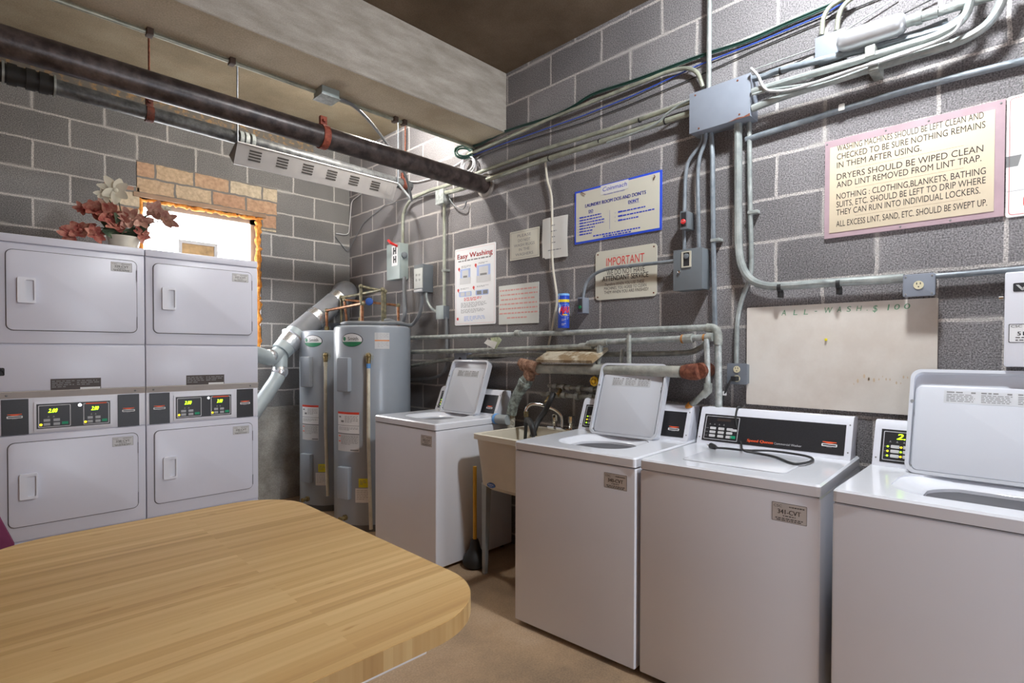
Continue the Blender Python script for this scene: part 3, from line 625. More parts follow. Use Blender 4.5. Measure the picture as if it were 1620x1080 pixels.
def ebox(name, label, cat, geo, m, cover=None, bev=.004):
    y0, y1, d, z0, z1 = geo
    t = thing(name, label, cat, (0, (y0+y1)/2, z0))
    fr = wall_right(y0, z0); w = y0-y1; h = z1-z0
    MB(fr).box(0, w, 0, h, 0, d-.004, bev).build('box', m, t, world=True)
    MB(fr).box(-.002, w+.002, -.002, h+.002, d-.004, d, .002).build('cover', cover or m, t, world=True)
    return t, fr, w, h, d
t, fr, w, h, d = ebox('pull_box', 'big grey sheet metal box on the right wall where many conduits meet', 'electrical box', (-3.705, -4.01, .10, 2.49, 2.69), GREYBOX)
scw = MB(fr)
for a, b in ((.03, h-.015), (w-.06, h-.015), (.05, .012), (w-.05, .02)): scw.lathe([(.005, 0), (.004, .003)], (a, b, d), (0, 0, 1), 8)
scw.build('screw', RUST, t, world=True)
MB(fr).add([(.20, -.001, d+.0006), (w, -.001, d+.0006), (w, .012, d+.0006), (w-.03, .004, d+.0006), (.25, .007, d+.0006)], [(0, 1, 2, 3, 4)]).build('rust_streak', RUST, t, world=True)
bx0, bx1 = -3.705, -4.01
# conduits below the big box
run('conduit', [(-0.035,-3.749,2.533),(-0.035,-3.746,2.455),(-0.035,-3.705,2.414),(-0.035,-3.663,2.372),(-0.035,-3.65,2.295),(-0.035,-3.647,2.112)], .010, CONDUIT_P, 'conduit from the big grey box bending left down to the red stop switch', 'conduit', bend=.06)
run('conduit', [(-0.04,-3.769,2.525),(-0.04,-3.759,2.438),(-0.04,-3.732,2.386),(-0.04,-3.722,2.31),(-0.04,-3.723,2.212),(-0.04,-3.732,1.902)], .010, CONDUIT_P, 'conduit from the big grey box down to the top of the slate control box', 'conduit', bend=.06)
run('conduit', [(-0.035,-3.644,2.028),(-0.035,-3.649,1.894)], .009, CONDUIT_P, 'short conduit between the red stop switch and the slate control box', 'conduit')
run('conduit', [(-0.03,-3.781,2.525),(-0.03,-3.788,2.484),(-0.03,-3.795,2.392),(-0.03,-3.802,2.004),(-0.03,-3.816,1.487)], .0125, CONDUIT_P, 'straight conduit dropping from the big grey box to the horizontal pipes', 'conduit')
run('conduit', [(-0.045,-3.932,2.514),(-0.045,-3.938,1.893),(-0.045,-3.951,1.793),(-0.045,-3.994,1.717),(-0.045,-4.071,1.68),(-0.045,-4.178,1.674),(-0.045,-4.309,1.675),(-0.045,-4.609,1.669)], .019, CONDUIT, 'thick light conduit dropping from the big box and sweeping right to the outlet', 'conduit', bend=.12)
run('conduit', [(-0.02,-3.975,2.521),(-0.02,-3.981,2.162),(-0.02,-3.993,1.791),(-0.02,-3.987,1.736),(-0.02,-3.942,1.615),(-0.02,-3.924,1.515),(-0.02,-3.923,1.301)], .0115, CONDUIT, 'thin conduit beside the thick one, kinked down to the lower outlet', 'conduit', bend=.06)
run('conduit', [(-0.03,-4.705,1.669),(-0.03,-4.823,1.67),(-0.03,-4.962,1.672),(-0.03,-5.177,1.677)], .011, CONDUIT_P, 'conduit leaving the upper outlet plate to the right', 'conduit')
run('conduit', [(-0.045,-3.6,1.855),(-0.045,-3.333,1.86),(-0.045,-3.159,1.861),(-0.045,-3.067,1.84),(-0.045,-3.001,1.788),(-0.045,-2.982,1.688)], .010, CONDUIT_P, 'conduit crossing the IMPORTANT sign from the slate box to the green button', 'conduit', bend=.12)
run('conduit', [(-0.02,-3.96,2.411),(-0.02,-4.295,2.427),(-0.02,-4.532,2.433),(-0.02,-4.738,2.434),(-0.02,-4.953,2.425),(-0.02,-5.11,2.417)], .014, CONDUIT_P, 'long straight conduit above the cream rules sign', 'conduit')
for i, (px, py) in enumerate(((1232,452),(1325,446))): pass
for P in ((-0.045,-4.134,1.669), (-0.045,-4.376,1.666)):
    tag(MB().tube([(P[0], P[1]+.008, P[2]), (P[0], P[1]-.008, P[2])], .023, 14).box(P[0]-.012, P[0]+.03, P[1]-.008, P[1]+.008, P[2]-.045, P[2]-.015, .002).build('conduit_strap', BLACK), 'black strap on the thick conduit left of the upper outlet', 'clip', 'black straps on the thick conduit')
for P in ((-0.03,-3.812,1.938), (-0.02,-3.994,2.049)):
    tag(MB().box(P[0]-.016, 0, P[1]-.03, P[1]+.018, P[2]-.008, P[2]+.008, .003).build('conduit_clip', GALV), 'small one-hole clip holding a vertical conduit under the big box', 'clip', 'clips on the vertical conduits')
# bundle to the upper right
run('conduit', [(-0.07,-4.008,2.673),(-0.07,-4.066,2.664),(-0.07,-4.108,2.672),(-0.07,-4.281,2.654),(-0.07,-4.582,2.621),(-0.07,-4.742,2.61),(-0.07,-4.786,2.634),(-0.07,-4.8,2.677),(-0.07,-4.814,2.752)], .015, CONDUIT_P, 'grey conduit just under the silver cast fitting, bending up at the right', 'conduit', bend=.08)
run('conduit', [(-0.1,-4.02,2.598),(-0.1,-4.133,2.595),(-0.1,-4.48,2.582),(-0.1,-4.707,2.578),(-0.1,-4.767,2.591),(-0.1,-4.8,2.624),(-0.1,-4.817,2.714)], .016, CONDUIT, 'upper light conduit of the pair sweeping up to the right', 'conduit', bend=.1)
run('conduit', [(-0.085,-4.015,2.525),(-0.085,-4.156,2.538),(-0.085,-4.499,2.539),(-0.085,-4.744,2.536),(-0.085,-4.808,2.543),(-0.085,-4.856,2.565),(-0.085,-4.89,2.614),(-0.085,-4.906,2.702)], .017, CONDUIT, 'lower light conduit of the pair sweeping up to the right', 'conduit', bend=.12)
run('cable', [(-0.125,-4.023,2.698),(-0.125,-4.055,2.651),(-0.125,-4.081,2.59),(-0.125,-4.12,2.559),(-0.125,-4.227,2.537),(-0.125,-4.44,2.54),(-0.125,-4.633,2.539),(-0.125,-4.757,2.557),(-0.125,-4.788,2.6)], .0065, mat('pale_grey_cable', (.52, .53, .53), .45), 'pale cable tied along between the two sweeping conduits', 'cable', smoothp=True)
run('cable', [(-0.115,-4.026,2.577),(-0.115,-4.105,2.573),(-0.115,-4.32,2.539),(-0.115,-4.548,2.55),(-0.115,-4.747,2.551)], .006, CONDUIT, 'silvery armoured cable between the two sweeping conduits', 'cable', smoothp=True)
run('conduit', [(-0.09,-4.65,2.674),(-0.09,-4.724,2.673),(-0.09,-4.825,2.668),(-0.09,-4.92,2.661)], .018, CONDUIT, 'thick conduit running right from the silver cast fitting', 'conduit')
run('conduit', [(-0.06,-4.58,2.636),(-0.06,-4.662,2.632),(-0.06,-4.74,2.639)], .014, CONDUIT_P, 'short conduit stub behind the silver cast fitting', 'conduit')
run('conduit', [(-0.05,-4.3,2.771),(-0.05,-4.304,2.844),(-0.05,-4.329,2.883),(-0.05,-4.396,2.894)], .010, CONDUIT_Y, 'left one of two hooked conduits above the small flat grey box', 'conduit', bend=.08)
run('conduit', [(-0.05,-4.359,2.766),(-0.05,-4.364,2.827),(-0.05,-4.382,2.865),(-0.05,-4.425,2.883)], .010, CONDUIT_Y, 'right one of two hooked conduits above the small flat grey box', 'conduit', bend=.08)
def tie(a, b, r):
    a, b = Vector(a), Vector(b); d = (b-a).normalized()*.004; c = a
    return tag(MB().tube([tuple(c-d), tuple(c+d)], r, 14).build('cable_tie', BLACK), 'black plastic tie fastened round a conduit', 'cable tie', 'black ties round the conduits')
for a, b, r in (((-0.05,-3.107,2.624), (-0.05,-3.247,2.619), .0178), ((-0.05,-3.54,2.616), (-0.05,-3.641,2.613), .0178), ((-0.05,-2.709,2.623), (-0.05,-2.872,2.62), .0178), ((-0.07,-4.136,2.665), (-0.07,-4.281,2.654), .0168), ((-0.04,-3.374,2.675), (-0.04,-3.485,2.673), .0148)): tie(a, b, r)
P = (-0.03,-4.377,2.434)
tag(MB(wall_right(P[1]+.012, P[2]-.014, -.036)).prism(rrect(0, 0, .024, .028, .003, 3), 0, .0015).build('paper_tag', PAPER), 'tiny white paper tag on the long straight conduit above the rules sign', 'tag')
cf = thing('cast_fitting', 'silver capsule-shaped cast conduit fitting high on the right wall', 'conduit fitting', (-0.1,-4.497,2.645))
c0, c1 = Vector((-0.1,-4.406,2.679)), Vector((-0.1,-4.595,2.673)); dv = (c1-c0); ln = dv.length
MB().lathe([(.004, -.035), (.026, -.028), (.038, -.012), (.043, .01), (.043, ln-.01), (.038, ln+.008), (.027, ln+.02), (.02, ln+.022)], tuple(c0), tuple(dv.normalized()), 24).build('body', mat('cast_aluminium', (.52, .53, .55), .32, .6, var=.06), cf, world=True)
e0 = c1+dv.normalized()*.02
MB().lathe([(.022, 0), (.022, .03), (.026, .03), (.026, .05), (.02, .05), (.02, .10)], tuple(e0), tuple(dv.normalized()), 16).build('compression_nut', CONDUIT, cf, world=True)
t, fr, w, h, d = ebox('junction_box', 'small flat grey box left of the silver cast fitting', 'electrical box', ((-0.06,-4.278,2.735)[1], (-0.06,-4.389,2.691)[1], .06, (-0.06,-4.334,2.658)[2], (-0.06,-4.333,2.76)[2]), GREYBOX)
for P in ((-0.1,-4.497,2.599), (-0.085,-4.506,2.539)):
    tag(MB().box(P[0]-.02, 0, P[1]-.018, P[1]+.018, P[2]-.022, P[2]+.022, .004).build('pipe_strap', GALV_D), 'metal strap holding a sweeping conduit left of the cast fitting', 'clip', 'straps on the sweeping conduits')

# boxes on the wall, left part
t, fr, w, h, d = ebox('disconnect_switch', 'grey-green disconnect switch box with a red handle', 'electrical box', (-0.835,-1.035,0.091,1.998,2.308), GREYBOX_G)
MB(fr).tube([(w-.03, h-.03, d), (w-.06, h-.005, d+.05), (w-.09, h+.02, d+.055)], [.010, .012, .012], 10).build('handle', mat('red_handle', (.62, .03, .03), .4), t, world=True)
st = MB(fr)
for k in range(2):
    st.box(w*.52, w*.60, .14+k*.075, .20+k*.075, d, d+.002); st.box(w*.60, w*.68, .163+k*.075, .177+k*.075, d, d+.002); st.box(w*.68, w*.76, .14+k*.075, .20+k*.075, d, d+.002)
st.build('marking', INK, t, world=True)
MB(fr).box(w*.40, w*.85, .115, h-.02, d, d+.0012).build('label', STICKER_W, t, world=True)
sdf = Frame(fr.p(w, 0, 0), (1, 0, 0), (0, 0, 1), (0, -1, 0))
MB(sdf).lathe([(.028, 0), (.028, .015), (.012, .022)], (-d*.5, h*.66, 0), (0, 0, 1), 14).build('pivot', GREYBOX_D, t, world=True)
t, fr, w, h, d = ebox('receptacle_box', 'grey box with a white outlet face right of the red-handled switch', 'electrical box', (-1.268,-1.397,0.102,1.855,2.081), GREYBOX_D)
MB(fr).box(.006, w-.006, .03, h-.03, d, d+.006, .003).build('outlet_face', mat('off_white_face', (.66, .68, .64), .5), t, world=True)
hl = MB(fr)
for q in range(2):
    for p_ in range(2):
        for s_ in (-.006, .006): hl.quad(w*.32+q*w*.34+s_-.002, w*.32+q*w*.34+s_+.002, h*.40+p_*h*.18, h*.40+p_*h*.18+.018, d+.0065)
hl.build('outlet_slot', INK, t, world=True)
MB(fr).box(.01, w-.01, .005, .022, d, d+.01, .002).build('latch', STICKER, t, world=True)
t, fr, w, h, d = ebox('junction_box', 'small galvanized junction box below the end of the dark drain pipe', 'electrical box', (-1.519,-1.618,0.07,2.544,2.653), GALV)
run('conduit', [(-0.035,-1.589,2.566),(-0.035,-1.59,1.724)], .0125, CONDUIT_Y, 'straight vertical conduit between two junction boxes left of the Easy Washing poster', 'conduit')
tag(MB().box(-.052, 0, (-0.035,-1.59,2.012)[1]-.03, (-0.035,-1.59,2.012)[1]+.018, (-0.035,-1.59,2.012)[2]-.008, (-0.035,-1.59,2.012)[2]+.008, .003).build('conduit_clip', GALV_D), 'small clip halfway up the conduit left of the Easy Washing poster', 'clip')
t, fr, w, h, d = ebox('junction_box', 'small junction box beside the lower left corner of the Easy Washing poster', 'electrical box', (-1.52,-1.611,0.064,1.626,1.731), GREYBOX_D, GREYBOX_G)
run('conduit', [(-0.05,-1.364,1.872),(-0.05,-1.373,1.793),(-0.05,-1.434,1.717),(-0.05,-1.535,1.676)], .012, CONDUIT, 'short curved conduit from the white-faced box to the junction box', 'conduit', bend=.06)
run('conduit', [(-0.03,-1.608,1.638),(-0.03,-1.616,1.345),(-0.03,-1.608,1.254),(-0.03,-1.559,1.182),(-0.03,-1.442,1.147),(-0.03,-1.021,1.114)], .012, FLEX, 'dark conduit dropping from the junction box and turning left behind the heater', 'conduit', bend=.1)
run('flexible_conduit', [(-0.06,-1.066,2.009),(-0.06,-1.066,1.834),(-0.06,-1.066,1.681),(-0.06,-0.998,1.607)] + [(-.22, -1.05, 1.63), (-.34, -1.06, 1.585)], .017, FLEX, 'grey flexible conduit from the red-handled switch to the near heater top', 'conduit', smoothp=True)
run('flexible_conduit', [(-0.06,-1.316,1.875),(-0.06,-1.316,1.764),(-0.06,-1.271,1.661),(-0.06,-1.161,1.591)] + [(-.25, -1.25, 1.60), (-.42, -1.28, 1.59), (-.60, -1.12, 1.59), (-.62, -1.02, 1.585)], .015, FLEX, 'grey flexible conduit looping across the top of the near water heater', 'conduit', smoothp=True)
t, fr, w, h, d = ebox('outlet_box', 'small grey outlet box behind the far washer lid', 'electrical box', ((-0.06,-1.749,1.316)[1], (-0.06,-1.886,1.318)[1], .06, (-0.06,-1.818,1.259)[2], (-0.06,-1.818,1.356)[2]), GREYBOX)
MB(fr).lathe([(.016, 0), (.016, .003)], (w/2, h/2, d), (0, 0, 1), 12).build('outlet', INK, t, world=True)
run('cable', [(-0.04,-1.847,1.298),(-0.04,-1.921,1.337),(-0.04,-2.064,1.319),(-0.04,-2.233,1.326),(-0.04,-2.483,1.35)], .007, BLACK, 'black cable running right from the small outlet box behind the far washer', 'cable', smoothp=True)

# stop switch, control box, start button
t, fr, w, h, d = ebox('stop_switch', 'slate switch box with a round red stop button', 'switch', (-3.645,-3.684,0.077,2.012,2.104), GREYBOX_D)
MB(fr).box(.006, w-.006, .012, h-.006, d, d+.002).build('face_plate', INK, t, world=True)
MB(fr).lathe([(.013, 0), (.013, .01), (.010, .013)], (w/2, h*.40, d), (0, 0, 1), 16).build('stop_button', mat('red_button', (.70, .03, .03), .35), t, world=True)
MB(fr).text('STOP', w/2, h*.40-.003, .006, .016, 'c', d+.0136).build('lettering', LINE_W, t, world=True)
t, fr, w, h, d = ebox('control_box', 'slate control box with a small dial window right of the IMPORTANT sign', 'electrical box', (-3.617,-3.773,0.093,1.691,1.9), GREYBOX_D)
MB(fr).ring(rrect(w*.30, h*.55, w*.64, h*.95, .002, 1), rrect(w*.36, h*.58, w*.58, h*.92, .002, 1), d, d+.005).build('window_frame', mat('cream_metal', (.55, .52, .42), .4), t, world=True)
MB(fr).box(w*.36, w*.58, h*.58, h*.92, d, d+.002).build('dial_plate', INK, t, world=True)
MB(fr).lathe([(.014, 0), (.014, .006), (.008, .008)], (w*.47, h*.83, d+.002), (0, 0, 1), 16).build('dial', GREYBOX_D, t, world=True)
MB(fr).lathe([(.008, 0), (.008, .008), (.005, .01)], (w*.22, h*.46, d), (0, 0, 1), 12).build('lock_knob', CHROME, t, world=True)
t, fr, w, h, d = ebox('start_button_box', 'small grey button box with a green button right of the cleanser can', 'switch', (-2.958,-2.997,0.064,1.605,1.702), GREYBOX)
MB(fr).box(.005, w-.005, .008, h-.008, d, d+.002).build('face_plate', DARKGREY, t, world=True)
MB(fr).lathe([(.010, 0), (.010, .008)], (w/2, h*.38, d), (0, 0, 1), 12).build('green_button', mat('green_push_button', (.02, .25, .10), .4), t, world=True)

# outlets at the right
def duplex(mb, a, b, d, k=1):
    for s_ in (-.006, .006): mb.quad(a+s_-.0015, a+s_+.0015, b+.002, b+.010, d)
    mb.lathe([(.0025, 0), (.0025, .0004)], (a, b-.007, d-.0004), (0, 0, 1), 8)
y0, z0 = (-0.075,-4.61,1.59)[1], (-0.075,-4.61,1.59)[2]; y1, z1 = (-0.075,-4.714,1.679)[1], (-0.075,-4.714,1.679)[2]
t = thing('wall_outlet', 'grey single outlet plate above the white board', 'outlet', (0, (y0+y1)/2, z0)); fr = wall_right(y0, z0); w = y0-y1; h = z1-z0
MB(fr).box(.006, w-.006, .006, h-.006, 0, .068, .004).build('box', CONDUIT_P, t, world=True)
MB(fr).prism(rrect(0, 0, w, h, .008), .068, .077, .003).build('plate', GREYBOX, t, world=True)
MB(fr).lathe([(.0165, 0), (.0165, .003)], (w*.5, h*.5, .077), (0, 0, 1), 20).build('socket', mat('ivory_socket', (.72, .66, .45), .4), t, world=True)
q = MB(fr); duplex(q, w*.5, h*.5, .0804); q.build('socket_slot', INK, t, world=True)
q = MB(fr)
for a in (.010, w-.010):
    for b in (.010, h-.010): q.lathe([(.004, 0), (.003, .002)], (a, b, .077), (0, 0, 1), 8)
q.build('screw', INK_GREY, t, world=True)
y0, z0 = (-0.05,-3.889,1.209)[1], (-0.05,-3.889,1.209)[2]; y1, z1 = (-0.05,-3.988,1.312)[1], (-0.05,-3.988,1.312)[2]
t = thing('wall_outlet', 'slate double outlet left of the white board with a black plug in it', 'outlet', (0, (y0+y1)/2, z0)); fr = wall_right(y0, z0); w = y0-y1; h = z1-z0
MB(fr).box(.004, w-.004, .004, h-.004, 0, .046, .004).build('box', GREYBOX_D, t, world=True)
MB(fr).prism(rrect(0, 0, w, h, .005), .046, .052, .002).build('plate', mat('slate_plate', (.16, .18, .21), .45), t, world=True)
for b in (h*.72, h*.28): MB(fr).lathe([(.0165, 0), (.0165, .003)], (w*.5, b, .052), (0, 0, 1), 20).build('socket', MATS['ivory_socket'], t, world=True)
q = MB(fr); duplex(q, w*.5, h*.72, .0554); q.build('socket_slot', INK, t, world=True)
pc = thing('power_cord', 'black plug and cord hanging from the double outlet behind the console', 'cord', tuple(fr.p(w*.5, 0, .06)))
MB(fr).box(w*.5-.014, w*.5+.014, h*.28-.012, h*.28+.012, .055, .095, .005).build('plug', BLACK, pc, world=True)
MB().tube(smooth_path([fr.p(w*.4, h*.28, .09), fr.p(w*.25, -.01, .10), fr.p(w*.05, -.05, .09), fr.p(-.02, -.10, .07), fr.p(-.06, -.19, .05), fr.p(-.07, -.26, .045)]), .005, 8).build('cord', BLACK, pc, world=True)
lab(MB(fr).box(w*.02-.004, w*.02+.012, -.055, -.035, .084, .096, .002).build('cord_tag', STICKER_W, pc, world=True), 'white tag on the cord')

# ---------------------------------------------------------------- pipes behind the washers
PX = -.10
u1 = thing('water_pipe', 'topmost horizontal galvanized pipe that carries the cleanser can', 'pipe', (-0.1,-2.918,1.489))
top_pts = [(-0.1,-1.009,1.479),(-0.1,-2.918,1.485),(-0.1,-3.818,1.491)]
MB().tube(top_pts, .0165, 14).build('pipe', GALV, u1, world=True)
cp = MB()
P = Vector((-0.1,-2.48,1.491)); cp.tube([P+Vector((0, .022, 0)), P-Vector((0, .022, 0))], .0225, 14)
cp.build('coupling', GALV_D, u1, world=True)
el = [(-0.1,-3.805,1.491),(-0.1,-3.847,1.487),(-0.1,-3.864,1.458),(-0.1,-3.864,1.405)]
MB().tube(fillet(el, .03), .021, 14).build('elbow', GALV_D, u1, world=True)
MB().tube([(-0.1,-3.864,1.414),(-0.1,-3.87,1.107),(-0.1,-3.871,0.918)], .0175, 14).build('riser', GALV, u1, world=True)
u2 = thing('water_pipe', 'second horizontal galvanized pipe, level with the top of the far washer lid', 'pipe', (-0.11,-2.369,1.376))
MB().tube([(-0.11,-1.025,1.358),(-0.11,-2.107,1.375),(-0.11,-3.048,1.399)], .0165, 14).build('pipe', GALV_D, u2, world=True)
MB().tube([(-0.11,-3.014,1.399),(-0.11,-3.108,1.402)], .021, 14).build('union', GALV_D, u2, world=True)
u3 = thing('water_pipe', 'short galvanized pipe with tee above the yellow handwheel', 'pipe', (-0.12,-3.502,1.427))
MB().tube([(-0.12,-3.206,1.424),(-0.12,-3.502,1.431),(-0.12,-3.834,1.442)], .0165, 14).build('pipe', GALV, u3, world=True)
te = MB(); te.tube([(-0.12,-3.097,1.417),(-0.12,-3.223,1.423)], .021, 14); te.tube([(-0.12,-3.17,1.424),(-0.12,-3.166,1.369),(-0.12,-3.153,1.317)], [.018, .019, .017], 14); te.tube([(-0.12,-3.074,1.417),(-0.12,-3.111,1.417)], .015, 12); te.build('tee', GALV_D, u3, world=True)
MB().tube([(-0.12,-3.153,1.331),(-0.12,-3.162,1.206),(-0.12,-3.163,1.058)], .014, 12).build('drop', GALV_D, u3, world=True)
MB().tube([(-0.12,-3.693,1.435),(-0.12,-3.741,1.438)], .024, 10).build('union', GALV_D, u3, world=True); MB().tube([(-0.12,-3.815,1.443),(-0.12,-3.847,1.442)], .021, 12).build('union', GALV_D, u3, world=True)
lab(MB().tube([(-0.12,-3.682,1.435),(-0.12,-3.693,1.435)], .0235, 12).tube([(-0.12,-3.798,1.44),(-0.12,-3.808,1.44)], .0185, 12).build('rust_ring', mat('orange_rust', (.40, .18, .05), .9), u3, world=True), 'orange rust ring')
run('flexible_conduit', [(-0.04,-0.917,1.212),(-0.04,-1.572,1.294),(-0.04,-2.029,1.333),(-0.04,-2.711,1.347),(-0.04,-3.248,1.354),(-0.04,-3.645,1.363),(-0.04,-3.743,1.39),(-0.04,-3.777,1.429)], .015, GALV_D, 'grey conduit low behind the pipes that curves up at its right end', 'conduit', smoothp=True)
run('metal_strut', [(-0.14,-3.376,1.46),(-0.14,-3.377,1.285),(-0.14,-3.378,1.074)], .013, GALV_D, 'short upright galvanized post with a rusty top behind the open lid', 'pipe')
run('water_pipe', [(-0.11,-3.315,1.383),(-0.11,-3.307,1.333),(-0.11,-3.309,1.067)], .011, GALV_D, 'thin upright water pipe left of the galvanized post', 'pipe')
u4 = thing('water_pipe', 'upright pipe with a slanting branch and orange tape behind the washer console', 'pipe', (-0.13,-3.821,1.168))
MB().tube([(-0.13,-3.819,1.433),(-0.13,-3.823,1.326),(-0.13,-3.828,1.194)], .014, 12).build('pipe', GALV, u4, world=True)
el = MB(); el.tube([(-0.13,-3.828,1.213),(-0.13,-3.828,1.175),(-0.13,-3.802,1.151)], .021, 12); el.tube([(-0.13,-3.808,1.161),(-0.13,-3.735,1.093)], .016, 12); el.build('branch', GALV_D, u4, world=True)
lab(MB().tube([(-0.13,-3.742,1.1),(-0.13,-3.718,1.072)], .021, 12).build('tape_wrap', mat('orange_tape', (.72, .30, .05), .6), u4, world=True), 'orange tape wrap')
# big waste pipe with rusty fittings and a plank on top
wp = thing('waste_pipe', 'thick grey waste pipe with rusty fittings low on the right wall', 'pipe', (-0.17,-3.25,1.254))
MB().tube([(-0.17,-2.718,1.259),(-0.17,-3.25,1.265),(-0.17,-3.706,1.267)], .030, 18).build('pipe', spotted('grey_green_pipe', '#8f9189', '#b0b0a6', .4, .62, 16, .6, .1, .15), wp, world=True)
te = MB(); te.tube([(-0.17,-2.595,1.281),(-0.17,-2.729,1.259)], .042, 16); te.tube([(-0.17,-2.663,1.278),(-0.17,-2.641,1.187)], [.044, .038], 16); te.ball((-0.17,-2.652,1.269), .047, seg=14); te.lathe([(.03, 0), (.03, .04)], (-0.17,-2.607,1.285), (0, .9, .3), 12)
te.build('rusty_tee', spotted('brown_rust', '#6b4a38', '#a17d66', .4, .62, 40, .85, 0, .6), wp, world=True)
r2 = MB(); r2.tube([(-0.17,-3.713,1.267),(-0.17,-3.733,1.268),(-0.17,-3.754,1.268),(-0.17,-3.781,1.269),(-0.17,-3.8,1.273)], [.033, .038, .041, .042, .041], 18)
r2.tube([(-0.17,-3.794,1.273), (-.11, (-0.12,-3.796,1.275)[1], (-0.12,-3.796,1.275)[2]), (-.014, (-0.05,-3.77,1.272)[1], (-0.12,-3.796,1.275)[2])], [.041, .040, .040], 18)
r2.build('rusty_elbow', RUST, wp, world=True)
dg = MB(); dg.tube([(-0.17,-2.641,1.2),(-0.17,-2.607,1.161),(-0.17,-2.55,1.092),(-0.17,-2.503,1.014),(-0.17,-2.486,0.949)], [.040, .040, .036, .034, .034], 16); dg.tube([(-0.17,-2.619,1.178),(-0.17,-2.602,1.153)], .046, 16)
lab(dg.build('slanting_arm', VERDI, wp, world=True), 'blue-green tarnished arm')
lab(MB().tube([(-0.16,-2.476,0.956),(-0.16,-2.47,0.798),(-0.16,-2.465,0.584)], .026, 14).build('lower_pipe', CRUST, wp, world=True), 'lime-crusted lower pipe')
dr = MB(); dr.tube([(-0.2,-2.486,0.914),(-0.2,-2.432,0.913),(-0.2,-2.351,0.91)], [.034, .032, .034], 16); dr.build('trap_end', mat('clear_grey_trap', (.30, .33, .34), .3), wp, world=True)
lab(MB().tube([(-0.2,-2.383,0.911),(-0.2,-2.364,0.911)], .0365, 16).build('blue_ring', mat('light_blue_plastic', (.12, .35, .75), .4), wp, world=True), 'light blue ring')
pb = [(-0.17,-2.75,1.284),(-0.17,-3.185,1.274)]; y0, y1 = pb[0][1], pb[1][1]; zb = pb[0][2]+.028
tag(MB(Frame((-.215, y0, zb-.012), (0, -1, 0), Vector((.155, 0, .075)).normalized(), Vector((-.075, 0, .155)).normalized())).box(0, y0-y1, 0, .175, 0, .02, .003).build('plank', WOOD_BOARD), 'weathered wooden plank lying on the thick waste pipe', 'plank')
for pts, lb, nm in (([(-0.1,-2.759,1.149),(-0.1,-2.919,1.145),(-0.1,-3.135,1.14)], 'upper of two valve pipes on the wall above the sink', 'valve_pipe'), ([(-0.13,-2.726,1.096),(-0.13,-2.944,1.097),(-0.13,-3.157,1.102)], 'lower of two valve pipes on the wall above the sink', 'valve_pipe')):
    t = thing(nm, lb, 'pipe', pts[1])
    A, B_ = Vector(pts[0]), Vector(pts[-1]); MB().tube(pts, .013, 12).build('pipe', GALV_D, t, world=True)
    f = MB()
    for k, rr in ((.02, .012), (.14, .018), (.30, .021), (.42, .019), (.66, .024), (.90, .018)): c = A.lerp(B_, k); f.tube([c+(A-B_).normalized()*.014, c-(A-B_).normalized()*.014], rr, 12)
    f.build('fitting', GALV, t, world=True)
    c = A.lerp(B_, .28 if 'upper' in lb else .16); f = MB(); f.tube([tuple(c), (c.x-.03, c.y, c.z-.035)], .011, 10); f.ball((c.x-.035, c.y, c.z-.045), .016)
    f.build('spout', BRASS, t, world=True)
hw = thing('gate_valve', 'small valve with a yellow handwheel behind the middle washer lid', 'valve', (-0.14,-3.163,1.195))
MB().tube([(-0.14,-3.177,1.203),(-0.14,-3.15,1.199)], .016, 12).ball((-0.13,-3.17,1.199), .024).build('body', GALV_D, hw, world=True)
c = Vector((-0.17,-3.163,1.197)); wh = MB(Frame(c, (0, -1, 0), (0, 0, 1), (-1, 0, 0)))
rim = [( .0235*math.cos(2*PI*k/32)*(1+.06*math.cos(8*2*PI*k/32)), .0235*math.sin(2*PI*k/32)*(1+.06*math.cos(8*2*PI*k/32)), .0) for k in range(33)]
wh.tube(rim, .006, 8)
for k in range(4): wh.tube([(0, 0, 0), (.0235*math.cos(PI*k/2), .0235*math.sin(PI*k/2), 0)], .0045, 6)
wh.lathe([(.011, -.01), (.011, .008), (.006, .012)], (0, 0, 0), (0, 0, 1), 12); wh.build('handwheel', YELLOW, hw, world=True)
MB().tube([(-0.155,-3.17,1.2),(-0.155,-3.152,1.195)], .006, 8).build('stem', BRASS, hw, world=True)
run('drain_hose', [(-0.15,-2.839,1.107)] + [(-0.18,-2.834,1.062),(-0.18,-2.792,0.995)] + [tuple(Vector((-0.22,-2.765,0.925))), tuple(Vector((-0.28,-2.778,0.846)))], .017, BLACK, 'black rubber hose from the wall valves into the sink', 'hose', smoothp=True)
run('drain_hose', [(-0.3,-2.753,0.947), (-0.31,-2.784,0.943), (-0.33,-2.824,0.91), (-0.33,-2.839,0.858)], .019, BLACK, 'short thick hose end hooked over the far sink rim', 'hose', smoothp=True)

